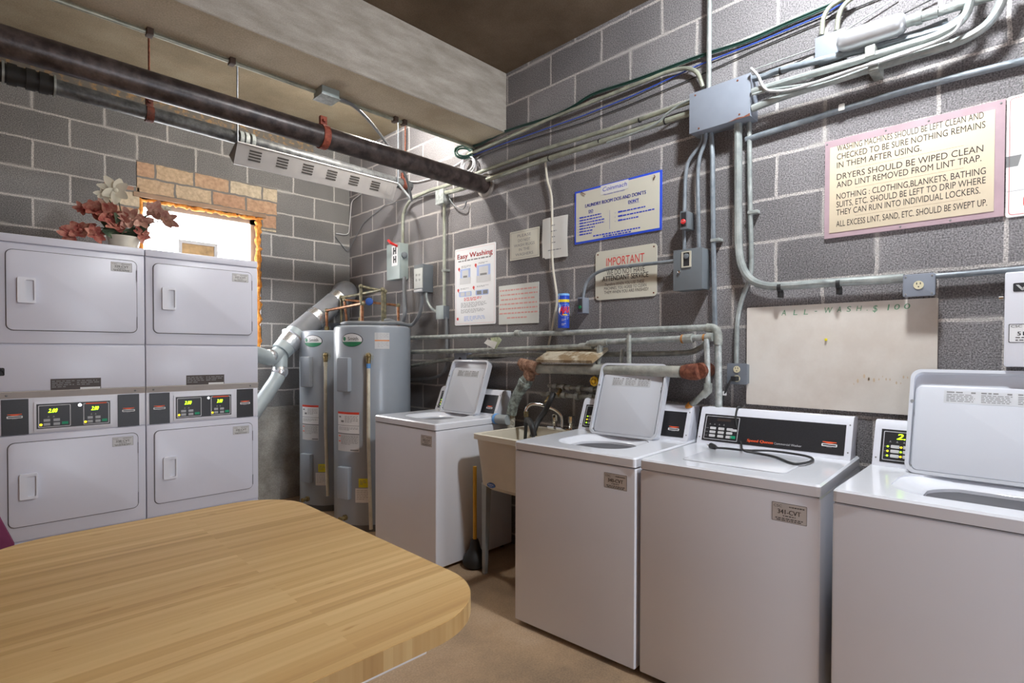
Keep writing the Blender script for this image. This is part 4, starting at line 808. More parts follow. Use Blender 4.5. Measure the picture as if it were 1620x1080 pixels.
# ---------------------------------------------------------------- stacked dryers
def control_group(fr, parent, a0, a1, b0, b1, d):
    """one small pay display: outline, digits, buttons"""
    w, h = a1-a0, b1-b0
    MB(fr).ring(rrect(a0, b0, a1, b1, .004, 2), rrect(a0+.004, b0+.004, a1-.004, b1-.004, .003, 2), d, d+.0008).build('panel_outline', LINE_W, parent)
    g = MB(fr); g.text('2.00', a0+w*.30, b0+h*.66, h*.17, w*.26, 'l', d+.0010, .25, bold=.0008); g.build('price_display', LED_Y, parent)
    g = MB(fr)
    for k in range(2): g.flat([(a0+w*(.27+.16*k), b0+h*.44), (a0+w*(.35+.16*k), b0+h*.44), (a0+w*(.31+.16*k), b0+h*.53)], d+.0008)
    g.build('warning_mark', INK_GREY, parent)
    for i in range(2):
        for j in range(2): MB(fr).box(a0+w*(.16+.30*i), a0+w*(.36+.30*i), b0+h*(.08+.18*j), b0+h*(.20+.18*j), d, d+.0015).build('button', BTN_GREY, parent)
    MB(fr).box(a0+w*.72, a0+w*.92, b0+h*.10, b0+h*.22, d, d+.0015).build('start_button', BTN_GREEN, parent)
    MB(fr).lathe([(.007, 0), (.006, .002)], (a0+w*.08, b0+h*.13, d), (0, 0, 1), 12).build('indicator_light', LED_A, parent)
def asset_tag(fr, parent, a0, b0, w, h, number, d, m=None):
    s = MB(fr).box(a0, a0+w, b0, b0+h, d, d+.0006).build('asset_sticker', m or STICKER, parent)
    g = MB(fr); c = d+.0010
    g.ring(rrect(a0, b0, a0+w, b0+h, .002, 1), rrect(a0+w*.011, b0+h*.02, a0+w*.989, b0+h*.98, .002, 1), d+.0006, d+.0009)
    g.text('CSC', a0+w*.05, b0+h*.76, h*.13, w*.24, 'l', c); g.dashes(a0+w*.50, a0+w*.93, b0+h*.80, h*.06, c, w*.05)
    g.text(number, a0+w*.5, b0+h*.42, h*.24, w*.66, 'c', c, bold=w*.004)
    g.dashes(a0+w*.32, a0+w*.68, b0+h*.30, h*.05, c, w*.08); g.dashes(a0+w*.10, a0+w*.90, b0+h*.16, h*.05, c, w*.08); g.dashes(a0+w*.14, a0+w*.86, b0+h*.07, h*.05, c, w*.08)
    g.build('sticker_print', mat('sticker_grey_black', (.10, .095, .09), .6), s)
def card_slot(fr, parent, a, b, w, d):
    MB(fr).ring(rrect(a-w/2, b-w*.10, a+w/2, b+w*.10, w*.05, 3), rrect(a-w*.43, b-w*.045, a+w*.43, b+w*.045, w*.02, 3), d, d+.002).build('card_slot', STICKER_W, parent)
    g = MB(fr); g.flat([(a-w*.36, b+w*.2), (a+w*.36, b+w*.2), (a+w*.12, b+w*.13), (a-w*.12, b+w*.13)], d+.0008); g.quad(a-w*.45, a+w*.45, b+w*.2, b+w*.26, d+.0008); g.build('slot_arrow', REDORANGE, parent)
    g = MB(fr); g.dashes(a-w*.16, a+w*.16, b-w*.18, w*.05, d+.0008, w*.1); g.build('slot_print', INK_GREY, parent)
def door_panel(fr, parent, b0, b1, number, sticker_m=None):
    """recessed line, door leaf and pull"""
    MB(fr).prism(rrect(.040, b0, .645, b1, .032), .0005, .0022).build('door_gap', SEAM, parent)
    dr_ = MB(fr).prism(rrect(.0435, b0+.0035, .6415, b1-.0035, .030), .0, .010, .003).build('door', DRYER_W, parent)
    h0 = b0+.155
    hd = MB(fr); hd.ring(rrect(.088, h0, .166, h0+.142, .008, 4), rrect(.122, h0+.014, .158, h0+.128, .006, 4), .010, .024); hd.box(.120, .160, h0+.012, h0+.130, .010, .0115); hd.box(.092, .122, h0+.004, h0+.138, .010, .022, .003)
    hd.build('door_handle', WHITE_PL, dr_)
    hg = MB(fr)
    for b in (b0+.03, b1-.13): hg.box(.6405, .6435, b, b+.07, .002, .013)
    hg.build('hinge', SEAM, dr_)
    asset_tag(fr, dr_, .511, b1-.075, .106, .056, number, .010, sticker_m)
def dryer(x, label, n_up, n_low, w=.686):
    t = thing('stacked_dryer', label, 'dryer', (x, -.97, 0), 0, None)
    D = .72
    MB().box(0, w, .012, D, .02, 2.0, .006).build('cabinet', DRYER_W, t)
    ft = MB()
    for a in (.05, w-.05):
        for b in (.07, D-.06): ft.lathe([(.022, 0), (.022, .01), (.012, .012), (.012, .03)], (a, b, 0), (0, 0, 1), 12)
    ft.build('foot', BLACK, t)
    fr = FRONT
    MB(fr).box(.001, w-.001, .03, .292, -.014, 0, .006).build('lower_access_panel', DRYER_W, t)
    fp = MB(fr).box(.001, w-.001, .300, .893, -.014, 0, .008).build('lower_front_panel', DRYER_W, t)
    door_panel(fr, fp, .380, .855, n_low)
    cp = MB(fr).box(.002, w-.002, .899, 1.10, -.02, -.004, .003).build('control_panel', WHITE_PL, t)
    for a0, a1 in ((.018, .131), (.541, .652)): MB(fr).box(a0, a1, .897, 1.096, -.004, -.0015).build('card_reader_panel', BLACK_PANEL, cp)
    card_slot(fr, cp, .073, .997, .066, -.0015); card_slot(fr, cp, .596, .995, .066, -.0015)
    MB(fr).prism(rrect(.152, .908, .513, 1.075, .006), -.004, .0015, .002).build('display_bezel', WHITE_PL, cp)
    MB(fr).box(.164, .503, .922, 1.063, .0015, .003).build('display_panel', BLACK_PANEL, cp)
    control_group(fr, cp, .171, .315, .928, 1.055, .0035); control_group(fr, cp, .373, .497, .928, 1.055, .0035)
    MB(fr).quad(.385, .485, 1.049, 1.056, .0046).build('red_print', REDORANGE, cp)
    MB(fr).lathe([(.010, 0), (.009, .006)], (.357, 1.047, .003), (0, 0, 1), 12).build('lock_button', CHROME, cp)
    lip = MB(); lip.loft([[(.001, 0, 1.140), (.001, -.006, 1.136), (.001, .006, 1.098), (.001, .03, 1.098), (.001, .03, 1.140)], [(w-.001, 0, 1.140), (w-.001, -.006, 1.136), (w-.001, .006, 1.098), (w-.001, .03, 1.098), (w-.001, .03, 1.140)]], cap=(True, True))
    lipo = lip.build('panel_lip', GREY_TRIM, t); sc = MB(fr)
    for a in (.04, w-.055): sc.lathe([(.006, 0), (.004, .003)], (a, 1.118, .003), (0, 0, 1), 10)
    sc.build('screw', INK_GREY, lipo)
    up = MB(fr).box(.001, w-.001, 1.140, 1.398, -.014, 0, .006).build('upper_access_panel', DRYER_W, t)
    MB(fr).box(.226, .459, 1.138, 1.204, 0, .0008).build('warning_label', LABEL_BR, up)
    g = MB(fr); g.paragraph(.232, .335, 1.188, .011, .005, 4, .0012, .02); g.paragraph(.345, .452, 1.188, .011, .005, 3, .0012, .02); g.build('label_print', INK_GREY, up)
    MB(fr).quad(.36, .455, 1.140, 1.151, .0012).build('label_strip', STICKER_W, up)
    fp = MB(fr).box(.001, w-.001, 1.406, 1.961, -.014, 0, .008).build('upper_front_panel', DRYER_W, t)
    door_panel(fr, fp, 1.478, 1.928, n_up)
    MB(fr).box(.001, w-.001, 1.967, 2.012, -.05, .002, .006).build('top_rail', DRYER_W, t)
    MB().box(.001, w-.001, .03, D, 1.995, 2.010, .004).build('top_panel', DRYER_W, t)
    return t, fr
t, fr = dryer(-2.622, 'left stack of two white coin dryers below the flower pot', '339-CVT', '338-CVT')
MB(fr).ring(rrect(-.06, 1.228, .034, 1.272, .006, 2), rrect(-.02, 1.236, .026, 1.264, .010, 3), 0, .003).build('badge', INK, t)
dryer(-1.934, 'right stack of two white coin dryers beside the silver duct', '337-CVT', '336-CVT')

# flower pot on the left dryer stack
px_, py_ = -1.985, -.62
fp = thing('flower_pot', 'cream pot of faded red and white artificial flowers on top of the dryers', 'plant', (px_, py_, 2.012))
MB().lathe([(.070, 0), (.080, .04), (.092, .10), (.097, .115), (.092, .116), (.082, .105), (.075, .08)], (px_, py_, 2.012), (0, 0, 1), 28).build('pot', mat('cream_ceramic', (.62, .58, .48), .35), fp, world=True)
def petal(mb, base, tip, wd, sag=.0):
    b, t_ = Vector(base), Vector(tip); ax = t_-b; L_ = ax.length; ax.normalize(); side = ax.cross(Vector((random.uniform(-.4, .4), -1, random.uniform(-.3, .6)))).normalized(); up = side.cross(ax)
    rows = []
    for k in range(6):
        s_ = k/5; w_ = wd*math.sin(PI*(.12+.83*s_))**.8; c_ = b+ax*L_*s_+up*(sag*s_*s_)
        rows.append([c_-side*w_+up*w_*.25, c_, c_+side*w_+up*w_*.25])
    V = [p for r_ in rows for p in r_]; F = []
    for k in range(5):
        for j in range(2): F.append((k*3+j, k*3+j+1, (k+1)*3+j+1, (k+1)*3+j))
    mb.add(V, F, True)
def flower(c, R, m, n=7, facing=(0, -1, .4)):
    mb = MB(); c = Vector(c); f = Vector(facing).normalized(); e = f.orthogonal().normalized(); g = f.cross(e)
    for k in range(n):
        a = 2*PI*k/n+random.uniform(-.25, .25); d_ = (e*math.cos(a)+g*math.sin(a)+f*random.uniform(.1, .55)).normalized()
        petal(mb, c, c+d_*R*random.uniform(.8, 1.15), R*.30)
    mb.ball(tuple(c+f*.01), R*.16)
    return mb.build('flower_head', m, fp, world=True)
F_RED = spotted('faded_red_petal', '#8d4038', '#b98472', .4, .65, 22, .8, 0, .1); F_PINK = spotted('dusty_pink_petal', '#a8746a', '#cfab98', .4, .65, 22, .8, 0, .1)
F_WHITE = mat('cream_petal', (.70, .66, .54), .8, var=.1); F_GREEN = spotted('dark_green_leaf', '#33422e', '#5d6b52', .4, .65, 22, .8, 0, .1)
top = Vector((px_, py_, 2.12))
heads = [((-.045, -.03, .30), .10, F_WHITE), ((-.10, -.02, .27), .06, F_WHITE), ((.17, -.02, .205), .09, F_PINK), ((.235, -.03, .235), .04, F_WHITE), ((.235, -.02, .16), .085, F_PINK), ((-.155, -.02, .15), .09, F_RED), ((-.08, -.04, .13), .10, F_RED), ((.02, -.05, .12), .085, F_PINK), ((-.22, -.02, .155), .05, F_RED), ((-.06, -.06, .06), .075, F_RED), ((.09, -.05, .12), .075, F_PINK), ((-.235, -.05, .0), .09, F_RED), ((-.29, -.05, -.035), .06, F_RED), ((-.17, -.06, -.01), .07, F_RED), ((.09, -.06, .03), .06, F_RED), ((-.10, .0, .19), .06, F_PINK)]
for (o, R, m) in heads: flower(top+Vector(o), R, m, 7, (random.uniform(-.4, .4), -1, random.uniform(.1, .8)))
stm = MB()
for (o, R, m) in heads: stm.tube(smooth_path([top-Vector((0, 0, .03)), top+Vector((o[0]*.35, o[1]*.4, max(o[2]*.55, .05))), top+Vector(o)], 5), .0035, 6)
stm.build('stem', F_GREEN, fp, world=True)
lf_ = MB()
for k in range(16):
    a = 2*PI*k/16; R = random.uniform(.10, .19); petal(lf_, top, top+Vector((math.cos(a)*R, math.sin(a)*R*.6-.03, random.uniform(.0, .14))), .03, -.02)
lf_.build('leaf', F_GREEN, fp, world=True)

# ---------------------------------------------------------------- exhaust duct
ex = thing('exhaust_duct', 'taped silver exhaust duct climbing from the dryers into the far corner', 'duct', (-.75, -.35, .8))
A1 = (-0.68,-0.32,1.518); B1 = (-0.175,-0.26,1.923)
MB().tube(smooth_path([A1, tuple(Vector(A1).lerp(Vector(B1), .5)), tuple(Vector(A1).lerp(Vector(B1), .86)), B1, (B1[0]+.05, -.15, B1[2]+.03), (B1[0]+.07, -.04, B1[2]+.03)], 6), .098, 24).build('duct', DUCT, ex, world=True)
tp = MB()
for k in (.36, .80): c = Vector(A1).lerp(Vector(B1), k); d_ = (Vector(B1)-Vector(A1)).normalized()*.035; tp.tube([tuple(c-d_), tuple(c-d_*.4), tuple(c+d_*.5), tuple(c+d_)], [.101, .1025, .1015, .1025], 24)
tp.build('tape', TAPE, ex, world=True)
A2 = (-0.84,-0.36,1.361)
MB().tube([A2, tuple(Vector(A2).lerp(Vector(A1), .55)), A1], [.082, .090, .10], 22).build('collar_piece', DUCT_S, ex, world=True)
c = Vector(A2).lerp(Vector(A1), .52); d_ = (Vector(A1)-Vector(A2)).normalized()*.05
MB().tube([tuple(c-d_), tuple(c), tuple(c+d_*.8), tuple(c+d_)], [.088, .094, .099, .112], 22).build('tape', TAPE, ex, world=True)
MB().tube(smooth_path([A2, (-0.94,-0.4,1.308), (-1.051,-0.45,1.336), (-1.189,-0.5,1.366)], 6), .062, 20).build('upper_branch', DUCT_S, ex, world=True)
MB().tube(fillet([A2, (-0.862,-0.4,1.168), (-1.12,-0.5,0.859), (-1.216,-0.5,0.717)], .08), .058, 20).build('lower_branch', DUCT_S, ex, world=True)
tp = MB()
for k, q in enumerate(((-0.94,-0.4,1.319), (-0.862,-0.4,1.19))): tp.ball(q, .066, seg=16)
tp.build('tape', TAPE, ex, world=True)
# sheet metal box behind the far heater
q0 = (-0.476,-0.1,1.634)
tag(MB().box(q0[0], -.02, -.19, -.04, 1.0, q0[2], .004).build('duct_box', GREYBOX), 'plain grey sheet metal duct box behind the far water heater', 'duct')

# ---------------------------------------------------------------- water heaters
def on_cyl(c, r, deg, z): a = math.radians(deg); return Frame((c[0]+r*math.cos(a), c[1]+r*math.sin(a), z), (-math.sin(a), math.cos(a), 0), (0, 0, 1), (math.cos(a), math.sin(a), 0))
def curved(mb, c, r, d0, d1, z0, z1, off=.0012, n=8):
    loops = []
    for k in range(n+1):
        a = math.radians(d0+(d1-d0)*k/n); loops.append([(c[0]+(r+off)*math.cos(a), c[1]+(r+off)*math.sin(a), z0), (c[0]+(r+off)*math.cos(a), c[1]+(r+off)*math.sin(a), z1)])
    mb.loft(loops, closed=False); return mb
def curved_lines(mb, c, r, d0, d1, zt, pitch, h, n, off=.0018):
    for i in range(n):
        x = d0; e = d1 if i < n-1 else d0+(d1-d0)*.6
        while x < e-1: w_ = min(random.uniform(2, 5), e-x); curved(mb, c, r, x, x+w_, zt-i*pitch, zt-i*pitch+h, off, 2); x += w_+1
    return mb
def heater(c, r, top, label, dz=0):
    t = thing('water_heater', label, 'water heater', (c[0], c[1], 0))
    MB().lathe([(r-.02, 0), (r-.005, .0), (r-.005, .045), (r, .05), (r, top-.03), (r-.004, top-.012), (r-.02, top), (.02, top+.006)], (c[0], c[1], 0), (0, 0, 1), 64).build('tank', HEATER, t, world=True)
    MB().lathe([(r+.003, .0), (r+.005, .012), (r+.003, .05), (r-.002, .052)], (c[0], c[1], 0), (0, 0, 1), 64).build('base_ring', HEATER_D, t, world=True)
    def oval(a_, b_, off, cut=None):
        m_ = MB(); loops = []
        for k in range(-12, 13):
            x_ = a_*math.sin(PI/2*k/12); h_ = max(b_*math.sqrt(max(0, 1-(x_/a_)**2)), .0004); top_ = h_ if cut is None else max(-h_+.0003, min(h_, cut)); t_ = math.radians(-152)+x_/r
            loops.append([(c[0]+(r+off)*math.cos(t_), c[1]+(r+off)*math.sin(t_), 1.452-h_), (c[0]+(r+off)*math.cos(t_), c[1]+(r+off)*math.sin(t_), 1.452+top_)])
        return m_.loft(loops, closed=False)
    def wrap(poly, zc, dc, off): return [(c[0]+(r+off)*math.cos(math.radians(dc)+p[0]/r), c[1]+(r+off)*math.sin(math.radians(dc)+p[0]/r), zc+p[1]) for p in poly]
    bd = oval(.092, .052, .0012).build('badge', INK, t, world=True)
    oval(.086, .047, .0022).build('badge_face', STICKER_W, bd, world=True)
    oval(.088, .049, .0032, -.014).build('badge_band', mat('green_badge', (.02, .20, .09), .4), bd, world=True)
    Vt, Ft = text_mesh('Smith'); x0 = min(v[0] for v in Vt); x1 = max(v[0] for v in Vt); k = .085/(x1-x0)
    MB().add(wrap([((v[0]-x0)*k-.028, v[1]*k-.004) for v in Vt], 1.452, -152, .0045), Ft).build('badge_lettering', INK, bd, world=True)
    sw = MB(); sw.add(wrap([(-.062+.014*math.cos(a_*.3), .008+.016*math.sin(a_*.3)) for a_ in range(21)], 1.452, -152, .0045), [tuple(range(21))]); sw.build('badge_swirl', MATS['green_badge'], bd, world=True)
    if c[1] < -1:
        lb = curved(MB(), c, r, -118, -96.5, 1.385, 1.508).build('label', STICKER, t, world=True); curved(MB(), c, r, -118, -96.5, 1.444, 1.453, .0016).build('label_bar', mat('orange_bar', (.70, .22, .03), .5), lb, world=True)
        curved_lines(MB(), c, r, -117, -98, 1.496, .011, .004, 4).build('label_print', INK_FAINT, lb, world=True); curved_lines(MB(), c, r, -114, -98, 1.432, .011, .004, 4).build('label_print', INK_FAINT, lb, world=True)
    for z0, z1 in ((1.06, 1.32), (.245, .49)):
        f = on_cyl(c, r, -163, z0); cv = MB(f).box(-.058, .058, 0, z1-z0, -.01, .035, .012).build('access_cover', HEATER, t, world=True)
    d0, d1 = (178, 218) if c[1] < -1 else (179, 218)
    b = MB(); curved(b, c, r, d0+2, d1+2, .605, .735); lw = b.build('label', STICKER, t, world=True); curved(MB(), c, r, d0+2, d1+2, .742, .90).build('label', STICKER_W, t, world=True)
    bar = MB(); curved(bar, c, r, d0+2, d1+2, .888, .905, .0018); bar.build('label_bar', RED, lw, world=True)
    bk = MB(); curved(bk, c, r, d0+2, d1+2, .735, .743, .0018); curved(bk, c, r, d0+2, d1+2, .800, .803, .0018); curved(bk, c, r, d0+5, d0+10, .86, .872, .0018); curved(bk, c, r, d0+10, d0+16, .825, .84, .0018); curved(bk, c, r, d0+28, d1+1, .612, .622, .0018)
    curved_lines(bk, c, r, d0+18, d1, .872, .009, .003, 6); curved_lines(bk, c, r, d0+5, d1, .785, .009, .003, 3); curved_lines(bk, c, r, d0+10, d1, .722, .009, .003, 8)
    bk.build('label_print', INK_GREY, lw, world=True)
    rr = MB()
    for z in (.715, .675): curved(rr, c, r, d0+4, d0+9, z, z+.008, .002)
    rr.build('label_print', REDORANGE, lw, world=True)
    yl = curved(MB(), c, r, -141, -127.5, .337, .405).build('label', mat('yellow_label', (.72, .66, .03), .5), t, world=True); curved_lines(MB(), c, r, -139, -129, .385, .012, .004, 3).build('label_print', INK_GREY, yl, world=True)
    wl = curved(MB(), c, r, -146, -124, .222, .330).build('label', STICKER_W, t, world=True); curved_lines(MB(), c, r, -144, -126, .312, .013, .004, 6).build('label_print', INK_FAINT, wl, world=True)
    f = on_cyl(c, r, -126, 1.325); vl = MB(f); vl.lathe([(.036, 0), (.036, .004)], (0, 0, 0), (0, 0, 1), 20); vl.build('valve_plate', GALV, t, world=True)
    v = MB(f).tube([(0, 0, 0), (0, 0, .035), (0, -.03, .04), (0, -.05, .04)], [.016, .02, .018, .016], 14).ball((0, .008, .035), .022).build('relief_valve', BRASS, t, world=True)
    db = 22 if c[1] < -1 else 4
    MB(f).tube([(0, -.05, .04), (0, -.62, .042), (0.018, -1.18 if c[1] > -1 else -1.29, .05)], .0135, 12).build('discharge_tube', PVC, v, world=True)
    lab(MB(f).tube([(0, -.05, .04), (0, -.085, .04)], .0165, 12).build('tube_fitting', mat('blue_fitting', (.10, .28, .60), .4) if c[1] < -1 else PVC, v, world=True), 'tube end fitting')
    f = on_cyl(c, r, -163, .10); MB(f).lathe([(.022, 0), (.022, .015), (.013, .018), (.013, .045), (.018, .048), (.018, .062)], (0, 0, 0), (0, 0, 1), 14).build('drain_valve', BRASS, t, world=True)
    return t
heater((-.42, -1.15), .30, 1.565, 'near grey water heater left of the far washer')
heater((-.42, -.45), .272, 1.545, 'far grey water heater partly hidden by the near one')
def cpipe(pts, r, m, label, joints=True):
    t = thing('copper_pipe', label, 'pipe', pts[len(pts)//2]); P = fillet(pts, .02, 4)
    MB().tube(P, r, 12).build('pipe', m, t, world=True)
    if joints:
        for k in range(1, len(pts)-1): MB().ball(pts[k], r*1.65, seg=12).build('elbow', COPPER_T, t, world=True)
    for q in (pts[0], pts[-1]): MB().tube([(q[0], q[1], q[2]-.005), (q[0], q[1], q[2]+.045)], r*1.75, 8).build('nipple', BRASS, t, world=True)
    return t
q = (-0.467,-0.45,1.729); q2 = (-0.474,-1.08,1.752)
cpipe([(q[0], -.45, 1.54), q, q2, (q2[0], -1.08, 1.565)], .0125, COPPER, 'lower copper pipe bridging from the far heater to the near heater')
q = (-0.311,-0.42,1.855); q2 = (-0.299,-1.1,1.877)
cpipe([(q[0], -.42, 1.54), q, q2, (q2[0], -1.10, 1.565)], .0125, COPPER_T, 'upper tarnished copper pipe bridging from the far heater to the near heater')
t = cpipe([(q[0]+.02, -.50, 1.545), (-0.322,-0.5,1.831), (-0.081,-1,1.766), ((-0.068,-1,1.673)[0], -1.0, 1.0)], .0115, COPPER, 'copper pipe with a blue handwheel valve above the heaters')
hv = Vector((-0.217,-0.78,1.798)); f = MB(Frame(hv-Vector((.03, .03, 0)), (.7, -.7, 0), (0, 0, 1), (-.7, -.7, 0))); f.lathe([(.030, -.004), (.034, 0), (.030, .006), (.010, .008)], (0, 0, .02), (0, 0, 1), 16); lab(f.build('handwheel', mat('blue_handwheel', (.04, .12, .45), .4), t, world=True), 'blue handwheel')
q = (-0.412,-0.95,1.906); q2 = (-0.213,-1,1.876)
cpipe([(q[0], -.95, 1.60), q, q2, (q2[0], -1.0, 1.2)], .012, COPPER_T, 'tarnished pipe arching behind the near heater top')

# ---------------------------------------------------------------- washers
def washer(x, y, rz, label, number, lid_open, w=.672, z0=0, lidm=(.135, .535), display=True, D=.70):
    t = thing('washing_machine', label, 'washing machine', (x, y, z0), rz)
    H_ = .922
    MB().box(0, w, .004, D, .022, H_-.045, .010, 3).build('cabinet', ENAMEL, t)
    ft = MB()
    for a in (.05, w-.05):
        for b in (.06, D-.06): ft.lathe([(.02, 0), (.02, .008), (.010, .010), (.010, .03)], (a, b, 0), (0, 0, 1), 12)
    ft.build('foot', BLACK, t)
    MB().box(.006, w-.006, .010, D-.006, H_-.047, H_-.041).build('seam', SEAM, t)
    # top with the opening let in
    l0, l1 = lidm; y_a, y_b = .10, .485
    out = rrect(0, 0, w, D, .014, 8); inn = rrect(l0, y_a, l1, y_b, .13, 8)
    tp_ = MB(); o2 = rrect(.006, .006, w-.006, D-.006, .012, 8)
    if lid_open:
        tp_.loft([[(p[0], p[1], H_-.041) for p in out], [(p[0], p[1], H_-.007) for p in out], [(p[0], p[1], H_) for p in o2], [(p[0], p[1], H_) for p in inn], [(p[0], p[1], H_-.006) for p in inn]])
        cx, cy, R = (l0+l1)/2, (y_a+y_b)/2-.005, min(.178, (l1-l0)/2-.02); n = len(inn)
        cang = [math.atan2(p[1]-cy, p[0]-cx) for p in inn]
        circ = lambda rr: [(cx+rr*math.cos(a), cy+rr*math.sin(a)) for a in cang]
        tp_.loft([[(p[0], p[1], H_-.006) for p in inn], [(p[0], p[1], H_-.022) for p in circ(R+.008)], [(p[0], p[1], H_-.03) for p in circ(R)], [(p[0], p[1], H_-.06) for p in circ(R)]])
        tp_.build('top_panel', ENAMEL_TOP, t)
        bk = MB(); bk.loft([[(p[0], p[1], H_-.058) for p in circ(R-.001)], [(p[0], p[1], H_-.075) for p in circ(R+.035)], [(p[0], p[1], H_-.44) for p in circ(R+.035)], [(p[0], p[1], H_-.45) for p in circ(.05)]], cap=(False, True))
        bk.build('wash_basket', mat('dark_basket', (.13, .14, .135), .4, .3), t)
        ag = MB().lathe([(.10, H_-.45), (.07, H_-.38), (.045, H_-.2), (.03, H_-.17), (.004, H_-.16)], (cx, cy, 0), (0, 0, 1), 20); ag.build('agitator', WHITE_PL, t)
    else:
        tp_.loft([[(p[0], p[1], H_-.041) for p in out], [(p[0], p[1], H_-.007) for p in out], [(p[0], p[1], H_) for p in o2]], cap=(True, True)); tp_.build('top_panel', ENAMEL_TOP, t)
    # lid
    lw = l1-l0
    if lid_open:
        hinge = Vector((l0, y_b+.005, H_-.008)); ta = math.radians(20)
        fl = Frame(hinge, (1, 0, 0), (0, math.sin(ta), math.cos(ta)), (0, -math.cos(ta), math.sin(ta)))
    else: fl = Frame((l0, y_b, H_), (1, 0, 0), (0, -1, 0), (0, 0, 1))
    lh = .405
    ld = MB(fl)
    if lid_open:
        ld.prism(rrect(0, 0, lw, lh, .035), -.012, 0, 0)
        ld.ring(rrect(0, 0, lw, lh, .035, 8), rrect(.012, .012, lw-.012, lh-.012, .028, 8), 0, .030)
        lo = ld.build('lid', LID_W, t)
        ip = MB(fl).prism(rrect(.018, .016, lw-.022, lh-.060, .02), 0, .014, .006).build('inner_panel', LID_W, lo)
        sw = MB(fl); sw.lathe([(.006, 0), (.006, .004)], (lw-.016, lh*.68, .022), (0, 0, 1), 10); sw.lathe([(.006, 0), (.006, .004)], (.010, lh*.68, .028), (0, 0, 1), 10); sw.lathe([(.005, 0), (.005, .004)], (.016, .03, .014), (0, 0, 1), 10); sw.build('bumper', INK_GREY, lo)
        lb = MB(fl).box(lw*.20, lw*.78, lh-.125, lh-.078, .014, .0148).build('instruction_label', LIDLBL, lo)
        g = MB(fl)
        for k in range(3):
            a = lw*(.215+.19*k); g.dashes(a, a+lw*.09, lh-.086, .005, .0154, .016); g.paragraph(a, a+lw*.165, lh-.094, .0062, .0026, 5, .0154, .012, .9); g.quad(a+lw*.135, a+lw*.16, lh-.087, lh-.081, .0154)
        g.build('label_print', INK_GREY, lo)
    else:
        ld.prism(rrect(.0, .0, lw, .385, .03), .0002, .004, .003); lo = ld.build('lid', ENAMEL_TOP, t)
        MB(fl).ring(rrect(-.002, -.002, lw+.002, .387, .031, 8), rrect(.0005, .0005, lw-.0005, .3845, .03, 8), .0, .0008).build('lid_gap', mat('pale_gap', (.35, .35, .37), .6), lo)
    # console
    pr = [(y_+D-.70, z_) for y_, z_ in ((.545, H_), (.605, 1.075), (.618, 1.093), (.640, 1.097), (.695, 1.092), (.70, 1.07), (.665, .98), (.655, H_))]
    cn = MB(); ins = .012
    cn.loft([[(ins-.004, .5*(y_+D-.08), .5*(z_+1.0)) for y_, z_ in pr], [(ins-.002, y_, z_) for y_, z_ in pr], [(w-ins+.002, y_, z_) for y_, z_ in pr], [(w-ins+.004, .5*(y_+D-.08), .5*(z_+1.0)) for y_, z_ in pr]], cap=(True, True))
    co = cn.build('console', WHITE_PL, t)
    ta = math.atan2(.06, 1.075-H_); fc = Frame((ins, .545+D-.70, H_), (1, 0, 0), (0, math.sin(ta), math.cos(ta)), (0, -math.cos(ta), math.sin(ta)))
    W2 = w-2*ins; hh = (1.075-H_)/math.cos(ta)
    MB(fc).box(.022, W2-.022, .018, hh-.014, 0, .002).build('console_face', BLACK_PANEL, co)
    a0, a1, b0, b1 = .03, .19, .026, hh-.022
    MB(fc).ring(rrect(a0, b0, a1, b1, .003, 2), rrect(a0+.0025, b0+.0025, a1-.0025, b1-.0025, .002, 2), .002, .0032).build('panel_outline', LINE_W, co)
    pw, ph = a1-a0, b1-b0
    for i in range(3 if not display else 2):
        for j in range(3):
            MB(fc).prism(rrect(a0+pw*(.16+.25*i), b0+ph*(.10+.16*j), a0+pw*(.34+.25*i), b0+ph*(.21+.16*j), .003, 2), .002, .0045, .001).build('button', STICKER, co)
            if display: MB(fc).lathe([(.0042, 0), (.0034, .0015)], (a0+pw*(.10+.27*i), b0+ph*(.155+.16*j), .002), (0, 0, 1), 8).build('indicator_light', LED_G if (i+j) % 2 == 0 else LED_A, co)
    MB(fc).prism(rrect(a1-pw*.22, b0+ph*.10, a1-pw*.06, b0+ph*.22, .002, 2), .002, .0045, .001).build('start_button', BTN_GREEN, co)
    if not display: MB(fc).prism(rrect(a1-pw*.22, b0+ph*.40, a1-pw*.04, b0+ph*.50, .002, 2), .002, .0045, .001).build('button', STICKER, co)
    g = MB(fc)
    for k in range(4): g.flat([(a0+pw*(.12+.14*k), b0+ph*.62), (a0+pw*(.17+.14*k), b0+ph*.62), (a0+pw*(.145+.14*k), b0+ph*.69)], .0028)
    for j in range(3): g.dashes(a0+pw*.03, a0+pw*.12, b0+ph*(.14+.16*j), .0025, .0028, .01)
    g.build('panel_print', INK_GREY, co)
    if display: MB(fc).text('2.00', a0+pw*.27, b0+ph*.74, ph*.19, pw*.44, 'l', .003, .25, bold=.0009).build('price_display', LED_Y, co)
    else: MB(fc).box(a0+pw*.34, a0+pw*.74, b0+ph*.80, b0+ph*.90, .002, .003).build('price_display', mat('dark_display', (.05, .035, .03), .4), co)
    lt = MB(fc).text('Speed Queen', a1+.045, b0+.008, .0125, .112, 'l', .003, .12, bold=.0010).build('brand_lettering', REDORANGE, co)
    MB(fc).text('Commercial Washer', a1+.163, b0+.008, .0095, .112, 'l', .003).build('model_lettering', LINE_W, co)
    card_slot(fc, co, W2-.078, b0+.030, .058, .002)
    sc = MB(fc)
    for a, b in ((.009, hh*.2), (W2-.009, hh*.2), (W2-.009, hh*.92)): sc.lathe([(.0035, 0), (.003, .0015)], (a, b, 0), (0, 0, 1), 8)
    sc.build('screw', INK_GREY, co)
    asset_tag(FRONT, t, w-.152, .775, .112, .066, number, -.004, mat('grey_beige_sticker', (.62, .60, .58), .45))
    return t
